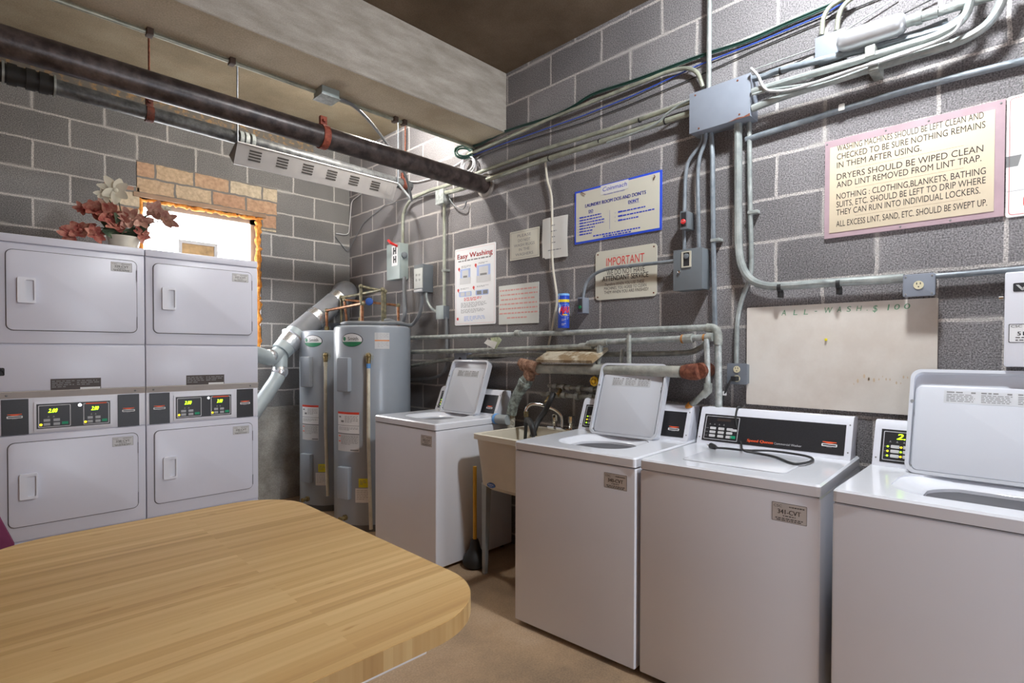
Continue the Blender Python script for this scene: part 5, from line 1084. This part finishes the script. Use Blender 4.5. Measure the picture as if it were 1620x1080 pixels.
RZ = -PI/2
t = washer(-.798, -3.135, RZ+math.radians(3.6), 'open-lid washer with tag 340-CVT next to the utility sink', '340-CVT', True)
washer(-.748, -3.822, RZ+math.radians(2.9), 'closed-lid washer with tag 341-CVT and a cord on its lid', '341-CVT', False, display=False)
washer(-.730, -4.533, RZ+math.radians(.8), 'nearest washer at the right edge with its wide lid up', '343-CVT', True, w=.675, lidm=(.125, .640), D=.69)
washer(-.725, -1.685, RZ+math.radians(1.2), 'farthest washer between the water heater and the sink', '342-CVT', True, w=.685, D=.68)

# cord lying on the closed lid
cc = thing('extension_cord', 'black cord with a plug draped over the closed washer lid', 'cord', (-0.466,-4.149,0.93))
zc = .932
cp_ = [(-.075, (-0.1,-3.967,1.089)[1], 1.098), (-.13, (-0.13,-3.976,1.098)[1], 1.105), (-0.155,-3.978,1.043), (-0.185,-4.015,0.946), (-0.341,-4.089,0.94), (-0.326,-4.147,0.932), (-0.351,-4.221,0.932), (-0.445,-4.324,0.932), (-0.378,-4.357,0.932), (-0.293,-4.351,0.932), (-0.235,-4.296,0.932), (-0.224,-4.164,0.932), (-0.289,-4.079,0.932), (-0.303,-4,0.932), (-0.32,-3.96,0.932)]
MB().tube(smooth_path(cp_, 7), .0048, 8).build('cord', BLACK, cc, world=True)
P0, P1 = Vector((-0.337,-3.968,0.935)), Vector((-0.292,-3.896,0.938)); dv = (P1-P0).normalized()
pl = MB(); pl.tube([tuple(P0), tuple(P0+dv*.02), tuple(P0+dv*.045), tuple(P0+dv*.05)], [.006, .012, .014, .010], 10)
pl.build('plug', BLACK, cc, world=True)
pg = MB(); e = Vector((0, 0, 1)).cross(dv)
for s_ in (-.006, .006): pg.tube([tuple(P0+dv*.05+e*s_), tuple(P0+dv*.065+e*s_)], .0022, 6)
pg.build('prong', BRASS, cc, world=True)

# ---------------------------------------------------------------- utility sink, faucet, plunger, waste stack
sx0, sx1, sy0, sy1, sz = -.55, -.015, -3.09, -2.52, .865
sk = thing('utility_sink', 'cream plastic utility sink between the far washer and the 340 washer', 'sink', ((sx0+sx1)/2, (sy0+sy1)/2, 0))
def rr3(x0, y0, x1, y1, r, z): return [(p[0], p[1], z) for p in rrect(x0, y0, x1, y1, r, 6)]
b = MB(); b.loft([rr3(sx0+.07, sy0+.075, sx1-.06, sy1-.075, .05, sz-.34), rr3(sx0+.035, sy0+.03, sx1-.025, sy1-.035, .05, sz-.31), rr3(sx0+.03, sy0+.027, sx1-.025, sy1-.03, .05, sz-.24), rr3(sx0+.012, sy0+.012, sx1-.012, sy1-.012, .045, sz-.035), rr3(sx0-.004, sy0, sx1, sy1, .04, sz-.03), rr3(sx0-.004, sy0, sx1, sy1, .04, sz), rr3(sx0+.03, sy0+.03, sx1-.07, sy1-.03, .04, sz), rr3(sx0+.038, sy0+.036, sx1-.08, sy1-.036, .04, sz-.03), rr3(sx0+.07, sy0+.06, sx1-.09, sy1-.06, .05, sz-.31)], cap=(True, True))
b.build('basin', SINK, sk, world=True)
for (x, y) in ((sx0+.075, sy1-.055), (sx0+.075, sy0+.055), (sx1-.075, sy1-.055), (sx1-.075, sy0+.055)):
    lg = MB(); dx = .012 if x < -.3 else -.012
    lg.loft([[(x-.012-dx, y-.012, 0), (x+.012-dx, y-.012, 0), (x+.012-dx, y+.012, 0), (x-.012-dx, y+.012, 0)], [(x-.022, y-.022, .56), (x+.022, y-.022, .56), (x+.022, y+.022, .56), (x-.022, y+.022, .56)]], cap=(True, True)); lg.build('leg', SINK_LEG, sk, world=True)
fb = Frame((sx0+.0335, -2.635, sz-.300), (0, -1, 0), (0, 0, 1), (-1, 0, 0))
ov = MB(fb); ov.prism([(.03+.034*math.cos(2*PI*k/28), .015*math.sin(2*PI*k/28)) for k in range(28)], .0, .006); bo = ov.build('badge', mat('blue_oval_badge', (.05, .14, .42), .4), sk, world=True)
MB(fb).dashes(.008, .052, .002, .004, .0066, .012).dashes(.014, .046, -.007, .003, .0066, .01).build('badge_print', LINE_W, bo, world=True)
fa = thing('faucet', 'chrome two-handle faucet arching over the sink rim', 'faucet', (-.055, -2.83, sz))
fy = -2.83
MB().box(-.085, -.025, fy-.105, fy+.105, sz, sz+.022, .006).build('base', CHROME, fa, world=True)
for s_ in (-.075, .06): MB().lathe([(.016, .02), (.017, .05), (.021, .055), (.021, .095), (.016, .10)], (-.055, fy+s_, sz), (0, 0, 1), 8).build('handle', CHROME, fa, world=True)
MB().tube(smooth_path([(-.055, fy, sz+.02), (-.056, fy+.005, sz+.09), (-.085, fy+.045, sz+.135), (-.15, fy+.11, sz+.165), (-.19, fy+.145, sz+.165), (-.21, fy+.165, sz+.14), (-.213, fy+.168, sz+.11)]), .011, 12).build('spout', CHROME, fa, world=True)
MB().lathe([(.013, .085), (.015, .09), (.015, .12), (.012, .122)], (-.213, fy+.168, sz), (0, 0, 1), 12).build('spout_end', BRASS, fa, world=True)
MB().tube([(-.213, fy+.168, sz+.088), (-.214, fy+.169, sz+.02), (-.217, fy+.172, sz-.06)], .011, 10).build('hose_end', BLACK, fa, world=True)
pl = thing('plunger', 'black rubber plunger with a yellow wooden handle standing beside the sink', 'plunger', (-.465, -2.455, 0))
MB().lathe([(.052, 0), (.07, .012), (.078, .035), (.072, .065), (.055, .09), (.038, .115), (.030, .15), (.022, .175), (.016, .178)], (-.465, -2.455, 0), (0, 0, 1), 28).build('cup', BLACK, pl, world=True)
MB().tube([(-.465, -2.455, .17), (-.468, -2.457, .40), (-.468, -2.457, .64)], .0125, 14).build('handle', WOOD_H, pl, world=True)
ws = thing('waste_stack', 'rusty brown cast iron drain stub under the sink', 'pipe', (-.16, -2.78, 0))
MB().lathe([(.06, 0), (.06, .10), (.085, .11), (.088, .17), (.07, .19), (.075, .33), (.09, .34), (.09, .40), (.07, .41), (.07, .43)], (-.16, -2.78, 0), (0, 0, 1), 22).build('pipe', RUST, ws, world=True)
MB().lathe([(.045, .43), (.05, .47), (.04, .48), (.04, .535)], (-.16, -2.78, 0), (0, 0, 1), 18).build('collar', mat('green_grey_collar', (.18, .25, .20), .6), ws, world=True)

# cleanser can and folded leaflet on the pipe and wall
ca = (-0.1,-2.875,1.498); cz = ca[2]+.0165
can = thing('cleanser_can', 'blue cleanser can standing on the topmost horizontal pipe', 'can', (-.10, ca[1], cz))
f0 = (-.10, ca[1])
R_ = .036; hC = .213
def cwrap(mb, d0, d1, z0, z1, off): return curved(mb, f0, R_, d0, d1, cz+z0, cz+z1, off, 24)
MB().lathe([(R_-.002, 0), (R_, .004), (R_, hC-.004), (R_-.003, hC)], (-.10, ca[1], cz), (0, 0, 1), 32).build('can_body', mat('deep_blue_can', (.02, .07, .50), .25), can, world=True)
MB().lathe([(R_+.0006, hC-.012), (R_+.0006, hC-.003), (R_-.003, hC+.001)], (-.10, ca[1], cz), (0, 0, 1), 32).build('rim', mat('light_blue_rim', (.20, .45, .80), .25), can, world=True)
bn = cwrap(MB(), 150, 290, .160, .177, .0008).build('yellow_band', mat('can_yellow', (.80, .62, .03), .4), can, world=True)
ovl = MB(); 
def cpoly(poly, zc, dc, off): return [(f0[0]+(R_+off)*math.cos(math.radians(dc)+p[0]/R_), f0[1]+(R_+off)*math.sin(math.radians(dc)+p[0]/R_), cz+zc+p[1]) for p in poly]
ovl.add(cpoly([(.042*math.cos(2*PI*k/36), .038*math.sin(2*PI*k/36)) for k in range(36)], .108, -128, .0006), [tuple(range(36))]); ovl.build('white_oval', STICKER_W, can, world=True)
MB().add(cpoly([(.036*math.cos(2*PI*k/36), .016*math.sin(2*PI*k/36)) for k in range(36)], .138, -128, .0009), [tuple(range(36))]).build('blue_patch', mat('can_light_blue', (.12, .32, .72), .3), can, world=True)
Vt, Ft = text_mesh('AJAX'); x0 = min(v[0] for v in Vt); x1 = max(v[0] for v in Vt); k = .064/(x1-x0)
lt = MB()
for d_ in (-.0012, 0, .0012): lt.add(cpoly([((v[0]-x0)*k-.032+d_+(v[1]*.01), v[1]*.058) for v in Vt], .094, -128, .0014+abs(d_)), Ft)
lt.build('lettering', mat('can_red', (.75, .03, .04), .35), can, world=True)
cwrap(MB(), -150, -105, .078, .085, .0014).build('yellow_swash', MATS['can_yellow'], can, world=True)
g = MB(); curved_lines(g, f0, R_, -160, -118, cz+.052, .008, .003, 2, .001); curved_lines(g, f0, R_, -160, -118, cz+.025, .008, .003, 2, .001); curved_lines(g, f0, R_, -105, -85, cz+.062, .008, .004, 2, .001)
g.build('can_print', LINE_W, can, world=True)
lf0 = (-0.14,-2.181,1.434)
le = thing('leaflet', 'folded leaflet tucked between the pipes left of the blue can', 'leaflet', lf0)
o_ = (-0.135,-2.268,1.428)
def lpoly(P): return [(o_[1]-p[1], p[2]-o_[2]) for p in P]
fl = wall_right(o_[1], o_[2], -.135)
MB(fl).prism(lpoly([(-0.135,-2.242,1.464),(-0.135,-2.325,1.469),(-0.135,-2.357,1.447),(-0.135,-2.3,1.386),(-0.135,-2.268,1.397)])[::-1], 0, .002).build('back_page', mat('green_photo_page', (.42, .48, .30), .6, var=.4, scale=40), le, world=True)
MB(fl).prism(lpoly([(-0.135,-2.182,1.427),(-0.135,-2.215,1.453),(-0.135,-2.319,1.432),(-0.135,-2.287,1.386)])[::-1], .006, .008).build('front_page', mat('leaflet_white', (.75, .75, .70), .6), le, world=True)

# ---------------------------------------------------------------- signs on the right wall
def sign(name, label, cat, y0, y1, z0, z1, m, th=.006, r=0, tilt=0, group=None):
    t = thing(name, label, cat, (0, (y0+y1)/2, z0), 0, group); fr = wall_right(y0, z0, -.001); w = y0-y1; h = z1-z0
    if tilt: a = math.radians(tilt); fr.u = Vector((0, -math.cos(a), math.sin(a))); fr.v = Vector((0, math.sin(a), math.cos(a)))
    MB(fr).prism(rrect(0, 0, w, h, max(r, .0005), 5), 0, th).build('panel', m, t, world=True)
    return t, fr, w, h
def screws(fr, t, w, h, c, ins=.012, m=None, r=.005):
    g = MB(fr)
    for a in (ins, w-ins):
        for b in (ins, h-ins): g.lathe([(r, 0), (r*.8, .003)], (a, b, c), (0, 0, 1), 10)
    g.build('screw', m or INK_GREY, t, world=True)
# cream rules sign
t, fr, w, h = sign('rules_sign', 'large cream sign with mauve border listing washing machine rules', 'sign', -4.308, -4.905, 1.876, 2.307, SIGN_PINK, .010)
MB(fr).box(.020, w-.028, .022, h-.030, .010, .0125, .001).build('sign_face', SIGN_CREAM, t, world=True)
L_ = MB(fr); H0 = h; cz_ = .0133
rows = [('WASHING MACHINES SHOULD BE LEFT CLEAN AND', .048, .537, .377), ('CHECKED TO BE SURE NOTHING REMAINS', .048, .542, .340), ('IN THEM AFTER USING.', .048, .348, .303), ('DRYERS SHOULD BE WIPED CLEAN', .048, .537, .252), ('AND LINT REMOVED FROM LINT TRAP.', .048, .532, .217), ('NOTHING : CLOTHING,BLANKETS, BATHING', .048, .545, .166), ('SUITS, ETC. SHOULD BE LEFT TO DRIP WHERE', .048, .545, .131), ('THEY CAN RUN INTO INDIVIDUAL LOCKERS.', .048, .530, .096), ('ALL EXCESS LINT, SAND, ETC. SHOULD BE SWEPT UP.', .048, .550, .046)]
for s_, a0, a1, b_ in rows: L_.text(s_, a0, b_, .0255, a1-a0, 'l', cz_)
L_.build('lettering', INK_BROWN, t, world=True)
g = MB(fr)
for b_ in (.289, .203, .083): g.quad(.12, .48, b_, b_+.0012, .0128)
g.build('rule_line', mat('faint_brown_line', (.45, .32, .22), .5), t, world=True)
g = MB(fr)
for a, b in ((.008, h-.012), (w*.38, h-.012), (w*.62, h-.014), (w-.012, h-.012), (w*.47, .010), (w*.74, .010)): g.lathe([(.004, 0), (.003, .003)], (a, b, .010), (0, 0, 1), 8)
g.build('nail', INK_GREY, t, world=True)
# machine-use poster at the right edge
t, fr, w, h = sign('poster', 'white poster with a thin red outline cut by the right edge, beside the cream sign', 'poster', -4.909, -5.32, 1.868, 2.312, SIGN_W, .004, .01)
MB(fr).ring(rrect(.008, .008, w-.008, h-.008, .012, 4), rrect(.0095, .0095, w-.0095, h-.0095, .011, 4), .004, .0046).build('outline', INK_RED, t, world=True)
g = MB(fr); g.flat([(0, .185), (.032, .185), (.042, .225), (0, .225)], .0046); g.build('picture', INK_GREY, t, world=True)
g = MB(fr); g.quad(0, w, .095, .0962, .0046); g.quad(0, .05, .33, .331, .0046)
for b_ in (.19, .20, .21, .17, .16, .15, .13): g.dashes(.055, .36, b_, .004, .0046, .02)
g.dashes(.06, .34, .36, .006, .0046, .03); g.build('print', INK_GREY, t, world=True)
g = MB(fr); g.ring(rrect(.048, .03, .075, .075, .012, 4), rrect(.053, .036, .070, .069, .009, 4), .004, .0048); g.dashes(.055, .36, .30, .008, .0048, .03); g.build('red_print', INK_RED, t, world=True)
# blue-bordered notice
t, fr, w, h = sign('notice_sign', 'ivory laundry room notice with a bright blue border', 'sign', -2.886, -3.496, 2.046, 2.377, SIGN_BLUE, .006)
MB(fr).box(.012, w-.012, .012, h-.012, .006, .0075).build('sign_face', SIGN_IV, t, world=True)
fr2 = Frame(fr.p(0, 0, .0078), fr.u, fr.v, fr.n)
MB(fr2).box(w*.33, w*.65, h*.82, h*.985, 0, .0006).build('logo_patch', PAPER, t, world=True)
g = MB(fr2); g.text('Coinmach', w*.49, h*.875, h*.075, w*.28, 'c', .0012, .2); g.build('logo_lettering', INK_BLUE, t, world=True)
g = MB(fr2); g.text('The Laundry Service Leader', w*.49, h*.80, h*.026, w*.25, 'c', .0010)
g.build('logo_print', INK_BLUE, t, world=True)
g = MB(fr2); g.text("LAUNDRY ROOM DOS AND DON'TS", w*.14, h*.655, h*.062, w*.70, 'l', .0008, bold=.0006); g.text('DO', w*.185, h*.545, h*.052, w*.052, 'l', .0008, bold=.0008); g.text("DON'T", w*.65, h*.555, h*.052, w*.115, 'l', .0008, bold=.0008)
g.quad(w*.18, w*.24, h*.53, h*.535, .0008); g.quad(w*.65, w*.77, h*.54, h*.545, .0008)
for k, f_ in enumerate((.9, .92, 1.08, 1.05, .62, .46, .42)):
    b_ = h*(.47-.053*k); g.quad(w*.045, w*.048, b_, b_+h*.02, .0008); g.quad(w*.065, w*.115, b_, b_+h*.026, .0008); g.dashes(w*.12, w*(.12+.24*f_), b_, h*.022, .0008, .016)
for k, f_ in enumerate((.72, 1.0, .5)):
    b_ = h*(.43-.075*k); g.quad(w*.50, w*.503, b_, b_+h*.02, .0008); g.quad(w*.535, w*.585, b_, b_+h*.028, .0008); g.dashes(w*.59, w*(.59+.34*f_), b_, h*.022, .0008, .016)
g.dashes(w*.24, w*.78, h*.085, h*.024, .0008, .02); g.dashes(w*.36, w*.68, h*.045, h*.024, .0008, .02)
g.quad(w*.438, w*.440, h*.17, h*.51, .0008); g.build('lettering', INK_BLUE, t, world=True)
g = MB(fr2); g.tube([(w*.085, h*.97, 0), (w*.10, h*.95, .004), (w*.145, h*.90, .006)], .0022, 6); g.tube([(w*.92, h*.86, .003), (w*.94, h*.90, .008), (w*.93, h*.93, .004)], .0028, 6); g.build('bent_nail', RUST, t, world=True)
# IMPORTANT sign
t, fr, w, h = sign('important_sign', 'ivory sign headed IMPORTANT in red, crossed by a conduit', 'sign', -3.049, -3.468, 1.682, 1.977, SIGN_IV, .006, .022)
g = MB(fr); g.text('IMPORTANT', w*.19, h*.68, h*.165, w*.62, 'l', .0066, .03); g.build('red_lettering', INK_RED, t, world=True)
g = MB(fr); g.text('WE DO NOT HAVE', w*.20, h*.49, h*.105, w*.62, 'l', .0066); g.text('ATTENDANT SERVICE', w*.125, h*.375, h*.10, w*.75, 'l', .0066, bold=.0006)
g.text('Therefore-WHEN YOU USE THESE', w*.16, h*.275, h*.062, w*.65, 'l', .0066, .12); g.text('MACHINES, YOU AGREE TO CLEAN', w*.155, h*.195, h*.062, w*.69, 'l', .0066, .05); g.text('THEM WHEN YOU ARE FINISHED!', w*.155, h*.115, h*.062, w*.72, 'l', .0066, .05)
g.text('Sorry - We', w*.32, h*.605, h*.04, w*.36, 'l', .0066); g.build('lettering', INK_BROWN, t, world=True)
g = MB(fr); g.quad(w*.2, w*.78, h*.875, h*.878, .0066); g.quad(w*.19, w*.80, h*.655, h*.658, .0066); g.build('guide_line', INK_FAINT, t, world=True)
screws(fr, t, w, h, .006, .018, RUST)
# Easy Washing poster
pa, pb2 = (0,-1.686,2.181), (0,-2.155,2.156); pc2, pd = (0,-1.683,1.571), (0,-2.157,1.57)
t, fr, w, h = sign('poster', 'white Easy Washing poster with red heading and small washer pictures', 'poster', pa[1], pb2[1], (pc2[2]+pd[2])/2, (pa[2]+pb2[2])/2, SIGN_W, .004, .012)
MB(fr).ring(rrect(.012, .012, w-.012, h-.012, .008, 4), rrect(.0135, .0135, w-.0135, h-.0135, .007, 4), .004, .0046).build('outline', INK_PALE_RED, t, world=True)
MB(fr).text('Easy Washing', w*.07, h*.865, h*.062, w*.86, 'l', .0048, bold=.0014).build('heading', INK_RED, t, world=True)
MB(fr).dashes(w*.09, w*.90, h*.825, h*.016, .0048, .03).build('subheading', INK_GREY, t, world=True)
p_ = MB(fr); q_ = MB(fr); k_ = MB(fr)
for a0, a1, b0, b1 in ((.14, .40, .53, .73), (.56, .88, .53, .745)):
    p_.quad(w*a0, w*a1, h*(b0+.06), h*b1, .0047); q_.quad(w*(a0+.05), w*(a1-.05), h*(b0+.09), h*(b1-.02), .0050); q_.quad(w*(a0-.01), w*(a1+.01), h*b0, h*(b0+.085), .0051); k_.quad(w*(a0+.08), w*(a1-.08), h*(b0+.085), h*(b0+.11), .0054)
for a0, a1, b0, b1 in ((.11, .43, .37, .435), (.53, .84, .37, .435)): p_.prism(rrect(w*a0, h*b0, w*a1, h*b1, .01, 3), .004, .0047)
for a in (.56, .71): k_.quad(w*a, w*(a+.11), h*.38, h*.425, .0052)
q_.prism(rrect(w*.15, h*.378, w*.26, h*.428, .006, 3), .0048, .0053); q_.prism(rrect(w*.29, h*.378, w*.40, h*.428, .006, 3), .0048, .0053)
p_.build('picture', INK_PALE_BLUE, t, world=True); q_.build('picture_machine', STICKER, t, world=True); k_.build('picture_detail', INK_GREY, t, world=True)
g = MB(fr)
for a, b in ((.11, .735), (.53, .755), (.09, .46), (.48, .475)): g.lathe([(.012, 0), (.011, .0008)], (w*a, h*b, .004), (0, 0, 1), 12); g.flat([(w*a-.004, h*b-.012), (w*a+.012, h*b-.024), (w*a+.006, h*b-.008)], .0047)
g.paragraph(w*.24, w*.70, h*.345, h*.016, h*.008, 3, .0047, .03, .7); g.build('red_print', INK_RED, t, world=True)
g = MB(fr); g.paragraph(w*.16, w*.80, h*.285, h*.014, h*.005, 5, .0047, .03); g.paragraph(w*.16, w*.78, h*.20, h*.014, h*.005, 4, .0047, .03); g.paragraph(w*.17, w*.42, h*.765, h*.012, h*.005, 3, .0047, .02); g.paragraph(w*.60, w*.84, h*.775, h*.012, h*.005, 2, .0047, .02); g.paragraph(w*.15, w*.38, h*.475, h*.012, h*.005, 2, .0047, .02); g.paragraph(w*.56, w*.88, h*.485, h*.012, h*.005, 2, .0047, .02)
g.build('print', INK_GREY, t, world=True)
MB(fr).paragraph(w*.24, w*.78, h*.105, h*.017, h*.008, 4, .0047, .04, .4).build('blue_print', INK_PALE_BLUE, t, world=True)
g = MB(fr); g.lathe([(.012, 0), (.012, .0008)], (w*.075, h*.085, .004), (0, 0, 1), 12); g.build('red_mark', INK_RED, t, world=True)
# rugs sign, taped note, red printed card
pa, pb2, pc2, pd = (0,-2.302,2.207), (0,-2.583,2.215), (0,-2.306,2.005), (0,-2.589,2.015)
t, fr, w, h = sign('rugs_sign', 'small ivory sign asking not to wash rugs', 'sign', pa[1], pb2[1], (pc2[2]+pd[2])/2, (pa[2]+pb2[2])/2, SIGN_IV, .004)
MB(fr).ring(rrect(.010, .010, w-.010, h-.010, .004, 2), rrect(.0115, .0115, w-.0115, h-.0115, .004, 2), .004, .0046).build('outline', INK_GREY, t, world=True)
g = MB(fr)
for s_, b_, ww in (('PLEASE', .77, .46), ('DO NOT', .605, .42), ('WASH RUGS', .445, .70), ('IN THE', .29, .36), ('WASHERS', .125, .60)): g.text(s_, w*.5, h*b_, h*.095, w*ww, 'c', .0046)
g.build('lettering', INK_GREY, t, world=True)
MB(fr).flat([(w*.02, h*.02), (w*.02, h*.02), (w*.02, h*.021)], .0046)
pa, pb2, pc2, pd = (0,-2.622,2.247), (0,-2.833,2.244), (0,-2.623,1.981), (0,-2.829,1.977)
t = thing('paper_note', 'white paper note taped over the hanging cream cable', 'paper', (0, (pa[1]+pb2[1])/2, pc2[2])); fr = wall_right(pa[1], (pc2[2]+pd[2])/2, -.032); w = pa[1]-pb2[1]; h = (pa[2]+pb2[2])/2-(pc2[2]+pd[2])/2
sh = MB(fr); lp = []
for i in range(13):
    a = i/12; bul = -.022*abs(a-.36)/.64-.004+.004*math.sin(a*9); lp.append((w*a, bul))
sh.loft([[(a, .0+(.012 if a < .02 else 0), c), (a, h*.5, c*.7), (a, h, c)] for a, c in lp], closed=False); sh.build('sheet', PAPER, t, world=True)
g = MB(fr)
for b_, wd, x0_ in ((.78, .14, .44), (.64, .22, .42), (.50, .14, .46), (.36, .14, .46), (.18, .52, .30)): g.dashes(w*x0_, w*(x0_+wd), h*b_, h*.022, .0014, .018)
g.build('print', INK_GREY, t, world=True)
pa, pb2, pc2, pd = (0,-2.189,1.839), (0,-2.579,1.841), (0,-2.197,1.564), (0,-2.58,1.56)
t, fr, w, h = sign('printed_card', 'pale card with seven lines of faded red print', 'sign', pa[1], pb2[1], (pc2[2]+pd[2])/2, (pa[2]+pb2[2])/2, PAPER_G, .004)
g = MB(fr)
for k in range(7): a0, a1 = ((.03, .97), (.05, .97), (.06, .92), (.03, .96), (.03, .97), (.02, .99), (.22, .74))[k]; g.dashes(w*a0, w*a1, h*(.85-.118*k), h*.038, .0046, .026)
g.build('print', INK_PALE_RED, t, world=True)
# white board
t, fr, w, h = sign('white_board', 'large stained white board with green marker writing behind the washers', 'board', -3.970, -4.716, 1.112, 1.586, BOARD_W, .012, .004)
g = MB(fr)
for s_, a, b, hh_, ww in (('A', .215, .905, .042, .026), ('L', .285, .905, .040, .022), ('L', .345, .905, .040, .022), ('-', .405, .915, .04, .012), ('W', .455, .91, .042, .040), ('A', .525, .915, .040, .022), ('S', .575, .915, .038, .020), ('H', .625, .918, .036, .022), ('.', .675, .918, .03, .006), ('$', .705, .905, .044, .020), ('1', .775, .912, .040, .006), ('0', .805, .915, .036, .024), ('0', .850, .918, .034, .026)):
    g.text(s_, w*a, h*b, hh_*.62, ww*.8, 'l', .0126, .15)
g.build('marker_lettering', INK_GREEN, t, world=True)
g = MB(fr); g.lathe([(.006, 0), (.005, .008)], (w*.47, h*.66, .012), (0, 0, 1), 12); lab(g.build('push_pin', mat('yellow_pin', (.80, .68, .02), .4), t, world=True), 'yellow push pin')
g = MB(fr)
for k in range(15):
    a = .62+.02*k+random.uniform(-.01, .01); b = .28+random.uniform(-.05, .06); r_ = random.uniform(.002, .006)
    g.flat([(w*a+r_*.7*math.cos(q*1.05), h*b+r_*1.6*math.sin(q*1.05)) for q in range(6)], .0124)
g.build('stain', mat('tan_stain', (.60, .47, .32), .7), t, world=True)
# card value machine at the right edge
t = thing('card_machine', 'white wall machine with a black letter badge at the right edge', 'machine', (-.12, -5.1, 1.319)); fr = wall_right(-4.917, 1.319, 0)
MB(fr).box(0, .36, 0, .332, 0, .15, .008, 3).build('housing', ENAMEL, t, world=True)
MB(fr).prism(rrect(.022, .262, .20, .292, .004, 3), .15, .1515).build('badge', INK, t, world=True)
MB(fr).text('VTM', .030, .266, .020, .10, 'l', .152, bold=.0012).build('badge_lettering', STICKER_W, t, world=True)
MB(fr).lathe([(.006, 0), (.006, .012)], (-.004, .245, .12), (-1, 0, 0), 10).build('lock', CHROME, t, world=True)
s_ = MB(fr).box(.012, .13, .085, .150, .15, .1508).build('asset_sticker', STICKER_W, t, world=True)
g = MB(fr); g.ring(rrect(.012, .085, .13, .150, .003, 2), rrect(.014, .087, .128, .148, .003, 2), .1508, .1512); g.text('CSC', .018, .138, .008, .028, 'l', .1514); g.text('515-CVT', .035, .110, .013, .08, 'l', .1514, bold=.0004); g.dashes(.03, .12, .101, .003, .1514, .012); g.dashes(.03, .12, .092, .003, .1514, .012); g.build('sticker_print', INK, s_, world=True)

# ---------------------------------------------------------------- table and chair
TX0, TX1, TY0, TY1, TZ = -2.745, -1.757, -4.050, -2.655, .742
tb = thing('round_corner_table', 'butcher-block table with rounded corners in the foreground', 'table', ((TX0+TX1)/2, (TY0+TY1)/2, 0))
MB().prism(rrect(TX0, TY0, TX1, TY1, .22, 20), TZ-.045, TZ).build('tabletop', M_TABLE, tb, world=True)
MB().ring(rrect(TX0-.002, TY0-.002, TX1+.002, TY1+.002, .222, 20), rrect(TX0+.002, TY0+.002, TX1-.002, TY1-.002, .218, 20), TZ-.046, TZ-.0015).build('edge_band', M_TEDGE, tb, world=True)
q0, q1 = (-2.001,-4.038,0.69), (-2.16,-4.044,0.69)
MB().tube([(-2.55, (q0[1]+q1[1])/2, .6905), (q0[0], (q0[1]+q1[1])/2, .6905)], .0055, 8).build('under_rail', mat('pale_metal_rail', (.70, .69, .67), .35), tb, world=True)
cx, cy = (TX0+TX1)/2, (TY0+TY1)/2
MB().lathe([(.04, .05), (.04, TZ-.06), (.20, TZ-.055), (.20, TZ-.05)], (cx, cy, 0), (0, 0, 1), 24).build('pedestal', BLACK, tb, world=True)
for k in range(4):
    a = PI/4+PI/2*k; MB().tube([(cx, cy, .06), (cx+.25*math.cos(a), cy+.25*math.sin(a), .045), (cx+.36*math.cos(a), cy+.36*math.sin(a), .012)], [.03, .024, .014], 10).build('foot', BLACK, tb, world=True)
ch = thing('chair', 'plum upholstered chair pushed behind the table at the left edge', 'chair', (-2.86, -2.42, 0))
MB().prism(rrect(-3.08, -2.63, -2.66, -2.22, .05, 5), .42, .48, .015).build('seat', PURPLE, ch, world=True)
fbk = Frame((-3.08, -2.225, .50), (1, 0, 0), (0, .14, .99), (0, -.99, .14))
MB(fbk).prism([(.03, .02), (.39, .02), (.472, .10), (.472, .13), (.425, .26), (.33, .36), (.09, .36), (.03, .30)], 0, .045, .012).build('backrest', PURPLE, ch, world=True)
for x, y in ((-3.05, -2.60), (-2.69, -2.60)): MB().tube([(x, y, 0), (x, y, .42)], .012, 10).build('leg', BLACK, ch, world=True)
for x in (-3.05, -2.69): MB().tube([(x, -2.19, 0), (x, -2.225, .42), (x, -2.215, .60)], .012, 10).build('leg', BLACK, ch, world=True)
